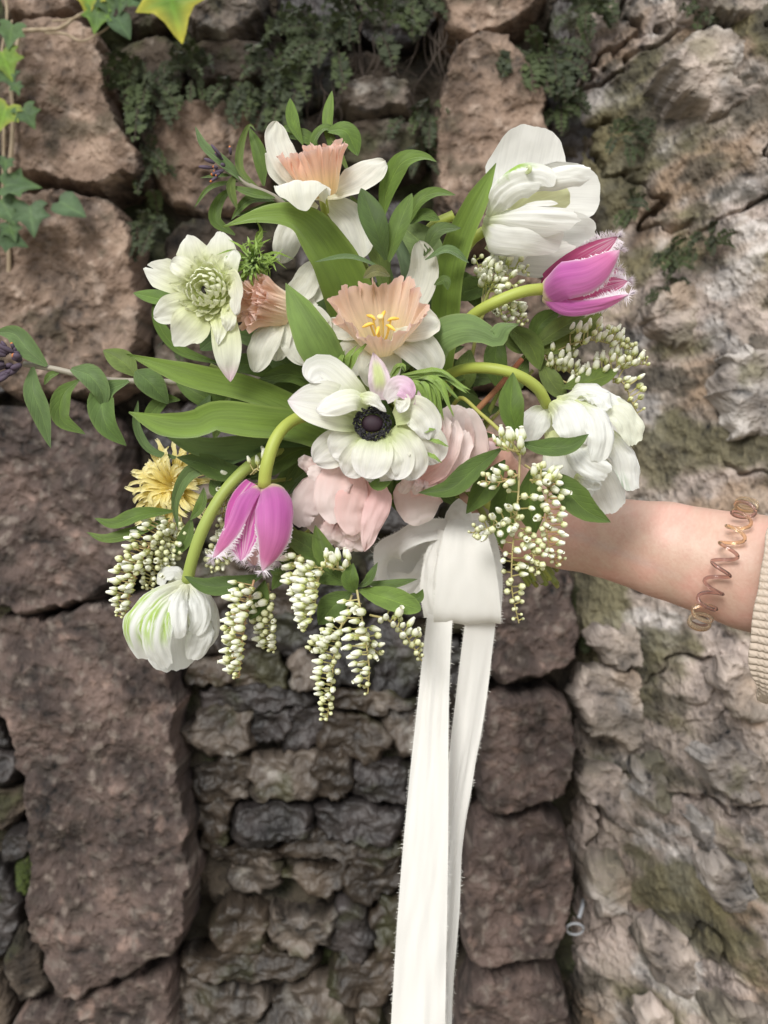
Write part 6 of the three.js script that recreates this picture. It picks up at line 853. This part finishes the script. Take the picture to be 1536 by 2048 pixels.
// ---------------------------------------------------------------- silk ribbon: a bow loop and two long tails with frayed edges
{
  const t = thing('silk_ribbon', 'long white silk ribbon with frayed edges tied in a bow under the bouquet', 'ribbon', P(930, 1040, 64));
  const silk = (u, v) => { const k = 0.985 + 0.03 * n3(u * 2, v * 5, 7); return [0.80 * k, 0.79 * k, 0.75 * k]; };
  const band = (name, sp, o) => {
    const g = blade(sp, { nv: 70, nu: 16, even: 1, cup: 0, fold: 0, col: silk, uk: 6, vk: (o.len || 10), ...o }), { grid, k, nV, nU } = g.userData.rows, b = part(name, g, M.ribbon, t), r = rand(o.seed * 3 + 1), pos = [], idx = [], col = [];
    for (const side of o.fray === undefined ? [0, nU] : o.fray) for (let i = 0; i < nV; i++) {
      const A = grid[i * k + side], B = grid[(i + 1) * k + side], I = grid[i * k + (side ? nU - 1 : 1)], out0 = A.clone().sub(I).normalize(), al = B.clone().sub(A).normalize(), n = Math.max(3, Math.round(A.distanceTo(B) / 0.00055));
      for (let m = 0; m < n; m++) { const p = A.clone().lerp(B, (m + r()) / n), out = out0.clone().addScaledVector(al, (r() - 0.45) * 1.1).add(V(0, 0, (r() - 0.5) * 0.7)).normalize(), l = (0.0005 + 0.0017 * r() * r() * r() * 1.6) * (0.55 + 0.9 * clamp(0.5 + 1.6 * n3(p.x * 220, p.y * 220, side))), h = 0.00009, q = pos.length / 3, tip = p.clone().addScaledVector(out, l).addScaledVector(al, (r() - 0.5) * l * 0.8); p.addScaledVector(out0, -0.0004); for (const [c, w] of [[p, h], [p.clone().lerp(tip, 0.6).add(V(0, 0, (r() - 0.5) * 0.0006)), h], [tip, h * 0.6]]) pos.push(c.x - al.x * w, c.y - al.y * w, c.z, c.x + al.x * w, c.y + al.y * w, c.z); for (let c = 0; c < 6; c++) col.push(0.80, 0.79, 0.74); idx.push(q, q + 1, q + 3, q, q + 3, q + 2, q + 2, q + 3, q + 5, q + 2, q + 5, q + 4); }
    }
    const f = part('frayed_edge', geo(pos, idx, null, col), M.fray, b); f.position.set(0, 0, 0); f.userData.kind = 'stuff';
    return b;
  };
  const W = (a, w) => a.map(x => x / w);
  // tails
  band('tail', [[962, 1236, 63.0], [954, 1300, 63.4], [940, 1420, 63.8], [920, 1560, 64], [904, 1700, 64.2], [898, 1840, 64.2], [890, 1960, 64.3], [884, 2160, 64.5]], { w: 32, p: W([32, 32, 30, 27, 22, 20, 18, 18, 20], 32), n: [[0.3, 0, 1], [0.15, 0, 1], [0.35, 0, 0.9], [0.1, 0, 1], [0.3, 0, 1]], ruf: 3, rf: 5, seed: 2, len: 60, lump: 8, lf: 3 });
  band('tail', [[880, 1230, 62.6], [874, 1300, 62.4], [866, 1420, 62.2], [858, 1560, 62.0], [848, 1760, 61.9], [842, 1900, 61.9], [832, 2160, 62]], { w: 53, p: W([26, 30, 38, 45, 50, 53, 56], 53), n: [[-0.3, 0, 1], [-0.1, 0, 1], [0.05, 0, 1], [-0.05, 0, 1]], ruf: 2, rf: 4, seed: 5, len: 60, lump: 8, lf: 3 });
  // bow: wide front loop folded back up, a second loop behind to the left, the knot
  band('loop', [[936, 1036, 65.6], [946, 1090, 66.2], [944, 1170, 65.6], [936, 1226, 64.2], [934, 1246, 63], [934, 1236, 62.1], [934, 1190, 61.6], [932, 1120, 61.4], [930, 1066, 61.8], [928, 1040, 63]], { w: 66, p: W([30, 50, 62, 66, 67, 67, 67, 62, 56, 44, 30], 66), n: [[0, 0, -1], [0, 0, -1], [0, 0.3, -1], [0, -0.4, -0.8], [0, -1, 0], [0, -0.5, 0.8], [0, 0, 1], [0, 0.1, 1], [0, 0.3, 1]], seed: 8, len: 26, lump: 5, lf: 3, nv: 100 });
  band('loop', [[918, 1050, 64], [880, 1056, 63.2], [830, 1066, 62.8], [788, 1094, 63.2], [766, 1140, 64], [776, 1176, 64.8], [820, 1170, 65.4], [880, 1110, 65.4], [926, 1060, 65]], { w: 34, p: W([20, 30, 32, 34, 36, 36, 34, 28, 18], 36), n: [[0, 0.6, 0.8], [0.1, 0.7, 0.7], [0.2, 0.8, 0.6], [0.6, 0.6, 0.6], [0.9, 0.3, 0.5], [0.4, -0.7, 0.6], [0, -0.5, 0.9], [0, -0.6, 0.8]], seed: 12, len: 26, lump: 4, nv: 90 });
  band('loop', [[920, 1064, 65], [870, 1100, 65.6], [824, 1130, 66], [790, 1168, 66.2], [770, 1196, 66.4]], { w: 50, p: W([20, 40, 50, 52, 46], 50), n: [[0, 0.1, 1], [-0.2, 0.2, 1]], seed: 17, len: 16, lump: 5 });
  band('knot', [[902, 1010, 66.2], [906, 1016, 64.4], [922, 1030, 63], [944, 1044, 63.4], [962, 1046, 65.4]], { w: 28, p: W([22, 26, 28, 26, 22], 28), n: [[-0.6, 0.4, 0.6], [-0.3, 0.4, 0.9], [0, 0.3, 1], [0.5, 0.2, 0.8]], cup: -0.4, seed: 21, len: 8, lump: 6, fray: [] });
  band('fold', [[884, 1060, 62.6], [866, 1110, 62.4], [858, 1170, 62.6], [868, 1236, 62.9]], { w: 22, p: W([12, 20, 22, 24], 22), n: [[-0.7, 0.2, 0.7], [-0.6, 0, 0.8]], seed: 25, len: 14, lump: 4 });
}
// ---------------------------------------------------------------- person: forearm and hand closing round the stems, knit sleeve
{
  const t = thing('person', 'person holding the bouquet with bare forearm and beige knit sleeve', 'person', P(1600, 1180, 66));
  // joints: [px, py, cm, radius mm]
  const J = (x, y, d, r) => ({ p: P(x, y, d), r: r * 0.001 });
  const E = J(1760, 1212, 66.5, 42), A2 = J(1500, 1144, 67.5, 37), A1 = J(1330, 1100, 69.3, 31.5), WR = J(1200, 1072, 70.6, 26.5), W2 = J(1130, 1060, 71, 23), PM = J(1062, 1020, 71.6, 22), PK = J(1012, 972, 71.6, 17), PL = J(1046, 1070, 71.6, 16);
  const bones = [[E, A2], [A2, A1], [A1, WR], [WR, W2], [W2, PM], [PM, PK], [W2, PL], [PL, PM]].map(([a, b]) => [a, b, a.r > 0.026 ? 0.003 : 0.010]);
  // fingers run behind the stems and curl round to the near side
  const finger = (pts, r0) => { const js = pts.map((q, i) => J(q[0], q[1], q[2], r0 * (1 - 0.11 * i))); for (let i = 0; i < js.length - 1; i++) bones.push([js[i], js[i + 1], i ? 0.003 : 0.008]); };
  finger([[1010, 950, 71.8], [962, 912, 71.6], [934, 906, 69.6], [938, 926, 68]], 9.2); finger([[1014, 974, 72], [960, 946, 72], [926, 938, 70], [930, 958, 68.2]], 9.6); finger([[1022, 1002, 72.2], [966, 984, 72.2], [930, 974, 70.2], [936, 990, 68.4]], 9.2); finger([[1032, 1030, 72.2], [984, 1022, 72.4], [950, 1008, 70.6], [954, 1020, 69]], 8);
  finger([[1060, 1010, 70.4], [1030, 960, 68.4], [998, 918, 66.6], [974, 884, 66]], 10.5);   // thumb, along the near side
  const c = P(1240, 1070, 69.5), S = 0.165, N = 116, mc = new MarchingCubes(N, M.skin, false, false, 400000);
  const pre = bones.map(([a, b, k]) => { const d = b.p.clone().sub(a.p); return { ax: a.p.x, ay: a.p.y, az: a.p.z, dx: d.x, dy: d.y, dz: d.z, l2: d.lengthSq(), r0: a.r, r1: b.r, k }; });
  for (let z = 0; z < N; z++) for (let y = 0; y < N; y++) for (let x = 0; x < N; x++) {
    const px = c.x + (x / N * 2 - 1) * S, py = c.y + (y / N * 2 - 1) * S, pz = c.z + (z / N * 2 - 1) * S; let D = 1;
    for (const b of pre) { const ex = px - b.ax, ey = py - b.ay, ez = (pz - b.az), t0 = clamp((ex * b.dx + ey * b.dy + ez * b.dz) / b.l2), qx = ex - b.dx * t0, qy = ey - b.dy * t0, qz = (ez - b.dz * t0) * (b.r0 > 0.016 ? 1.22 : 1), d = Math.sqrt(qx * qx + qy * qy + qz * qz) - mix(b.r0, b.r1, t0), h = Math.max(b.k - Math.abs(D - d), 0) / b.k; D = Math.min(D, d) - h * h * b.k * 0.25; }
    mc.field[x + y * N + z * N * N] = -D;
  }
  mc.isolation = 0; mc.update();
  let g = new THREE.BufferGeometry(); g.setAttribute('position', new THREE.Float32BufferAttribute(Array.from(mc.positionArray.slice(0, mc.count * 3)), 3)); g = mergeVertices(g, 1e-5);
  const p = g.attributes.position, col = [], uv = [];
  for (let i = 0; i < p.count; i++) { p.setXYZ(i, c.x + p.getX(i) * S, c.y + p.getY(i) * S, c.z + p.getZ(i) * S); }
  const moles = [[1346, 1198, 2.6], [1330, 1060, 1.2], [1360, 1112, 1.0]];
  for (let i = 0; i < p.count; i++) {
    const x = p.getX(i), y = p.getY(i), z = p.getZ(i), k = fbm(x * 30, y * 30, z * 30, 3); uv.push((x * 0.9 + z * 0.5) / 0.06, (y + z * 0.4) / 0.06); let cc = mixC([0.56, 0.375, 0.29], [0.64, 0.385, 0.31], smooth(-0.2, 0.2, k));
    const sx = 768 + x / -z * F, sy = 1024 - (y - CY) / -z * F; const ve = Math.abs(y - (P(1200, 1092, 70).y - (x - P(1200, 1092, 70).x) * 0.42)) ; cc = mixC(cc, [0.50, 0.40, 0.36], Math.exp(-((ve / 0.0028) ** 2)) * 0.45 * smooth(0.2, 0.16, x));
    for (const [mx, my, mr] of moles) { const d = Math.hypot(sx - mx, sy - my); if (z > -0.69) cc = mixC(cc, [0.10, 0.05, 0.04], smooth(mr * 1.6, mr * 0.8, d)); }
    col.push(...cc);
  }
  g.setAttribute('color', new THREE.Float32BufferAttribute(col, 3)); g.setAttribute('uv', new THREE.Float32BufferAttribute(uv, 2)); g.computeVertexNormals();
  part('body', g, M.skin, t);
  part('nail', blade([[990, 906, 65], [980, 894, 64.75], [973, 883, 64.8]], { w: 13, p: prof(0.8, 0.5, 3, 2.4), cup: -0.8, n: [-0.1, 0.1, 1], col: () => [0.72, 0.52, 0.53] }), phys({ roughness: 0.25 }), t);
  // knit sleeve: loose tube, rows of stitches run round the arm
  {
    const ax0 = P(1548, 1196, 66.5), ax1 = P(1910, 1246, 61), D = ax1.clone().sub(ax0), L = D.length(), T = D.clone().normalize(), U = V(0, 1, 0).addScaledVector(T, -T.y).normalize(), B = new V3().crossVectors(T, U), nA = 672, nL = 112, pos = [], idx = [], cl = [], uv2 = [], rings = [];
    const rowsN = 27, wales = 84;
    const ring = (s, R, amp) => { const base = pos.length / 3; for (let j = 0; j <= nA; j++) { const a = j / nA * 6.2832, st = Math.abs(Math.sin(j / nA * Math.PI * wales)), rw = s * rowsN * Math.PI + 1.5 * Math.abs(((j / nA * wales) % 1) - 0.5) * 2 + 0.5 * n3(a * 6, s * 9, 4), kn = Math.abs(Math.sin(rw)), fold = 0.0030 * n3(Math.cos(a) * 1.5, Math.sin(a) * 1.5, s * 6) , droop = Math.sin(a - Math.PI / 2) > 0 ? 1 : 1; const rr = R + fold + amp * (0.0013 * Math.sqrt(kn) + 0.0019 * Math.sqrt(st) + 0.0010 * fbm(a * 14, s * 60, 3, 3)), sag = 0.006 * Math.max(0, -Math.cos(a)); const q = ax0.clone().addScaledVector(T, s * L + (s < 0.02 ? 0.004 * n3(Math.cos(a) * 2, Math.sin(a) * 2, 2) : 0)).addScaledVector(U, Math.cos(a) * rr - sag).addScaledVector(B, Math.sin(a) * rr * 0.82); pos.push(q.x, q.y, q.z); const k = 1 + 0.16 * fbm(a * 20, s * 80, 7, 3); cl.push(0.50 * k, 0.42 * k, 0.345 * k); uv2.push(j / nA, s); } rings.push(base); };
    ring(0.06, 0.0535, 0); ring(0.02, 0.054, 0.6); ring(0.003, 0.0545, 0.6); ring(-0.004, 0.0555, 0.6); ring(-0.003, 0.0572, 0.8); for (let i = 0; i <= nL; i++) ring(0.003 + i / nL * 0.99, 0.0580 + 0.003 * smooth(0.1, 0.6, i / nL), 1);
    for (let i = 0; i < rings.length - 1; i++) for (let j = 0; j < nA; j++) { const a = rings[i] + j, b = rings[i + 1] + j; idx.push(a, b + 1, a + 1, a, b, b + 1); }
    part('sleeve', geo(pos, idx, uv2, cl), M.wool, t, 'beige chunky knit sleeve');
  }
}
{ // coiled plastic hair tie round the forearm
  const t = thing('spiral_hair_tie', 'amber and brown coiled plastic hair tie round the forearm', 'hair tie', P(1450, 1128, 66)), C = P(1446, 1128, 67.8), T = P(1600, 1166, 66.6).sub(P(1330, 1098, 69.3)).normalize(), U = V(0, 1, 0).addScaledVector(T, -T.y).normalize(), B = new V3().crossVectors(T, U);
  const turns = 21, nS = turns * 22, pts = [], R = 0.0415, Rz = 0.0365;
  for (let i = 0; i <= nS; i++) { const s = i / nS, a = s * Math.PI * 2 + 2.2, w = s * turns * Math.PI * 2, out = U.clone().multiplyScalar(Math.cos(a)).addScaledVector(B, Math.sin(a)), rr = 0.0066; pts.push(C.clone().addScaledVector(U, Math.cos(a) * R).addScaledVector(B, Math.sin(a) * Rz).addScaledVector(T, 0.005 * Math.cos(a)).addScaledVector(out, Math.cos(w) * rr * 0.55).addScaledVector(T, Math.sin(w) * rr)); }
  part('coil', tube(pts, 0.0012, 0.0012, { ns: nS, nr: 8, col: v => { const k = n3(v * 9, 2.2, 0.4); return mixC(mixC([0.90, 0.70, 0.46], [0.60, 0.42, 0.38], smooth(0.0, 0.25, k)), [0.94, 0.84, 0.68], smooth(0.05, 0.3, -k)); } }), M.plastic, t);
}

const renderer = new THREE.WebGLRenderer({ antialias: true });
renderer.setSize(768, 1024);
renderer.toneMapping = THREE.LinearToneMapping;
renderer.toneMappingExposure = EXPOSURE;
renderer.shadowMap.enabled = true;
renderer.render(scene, camera);
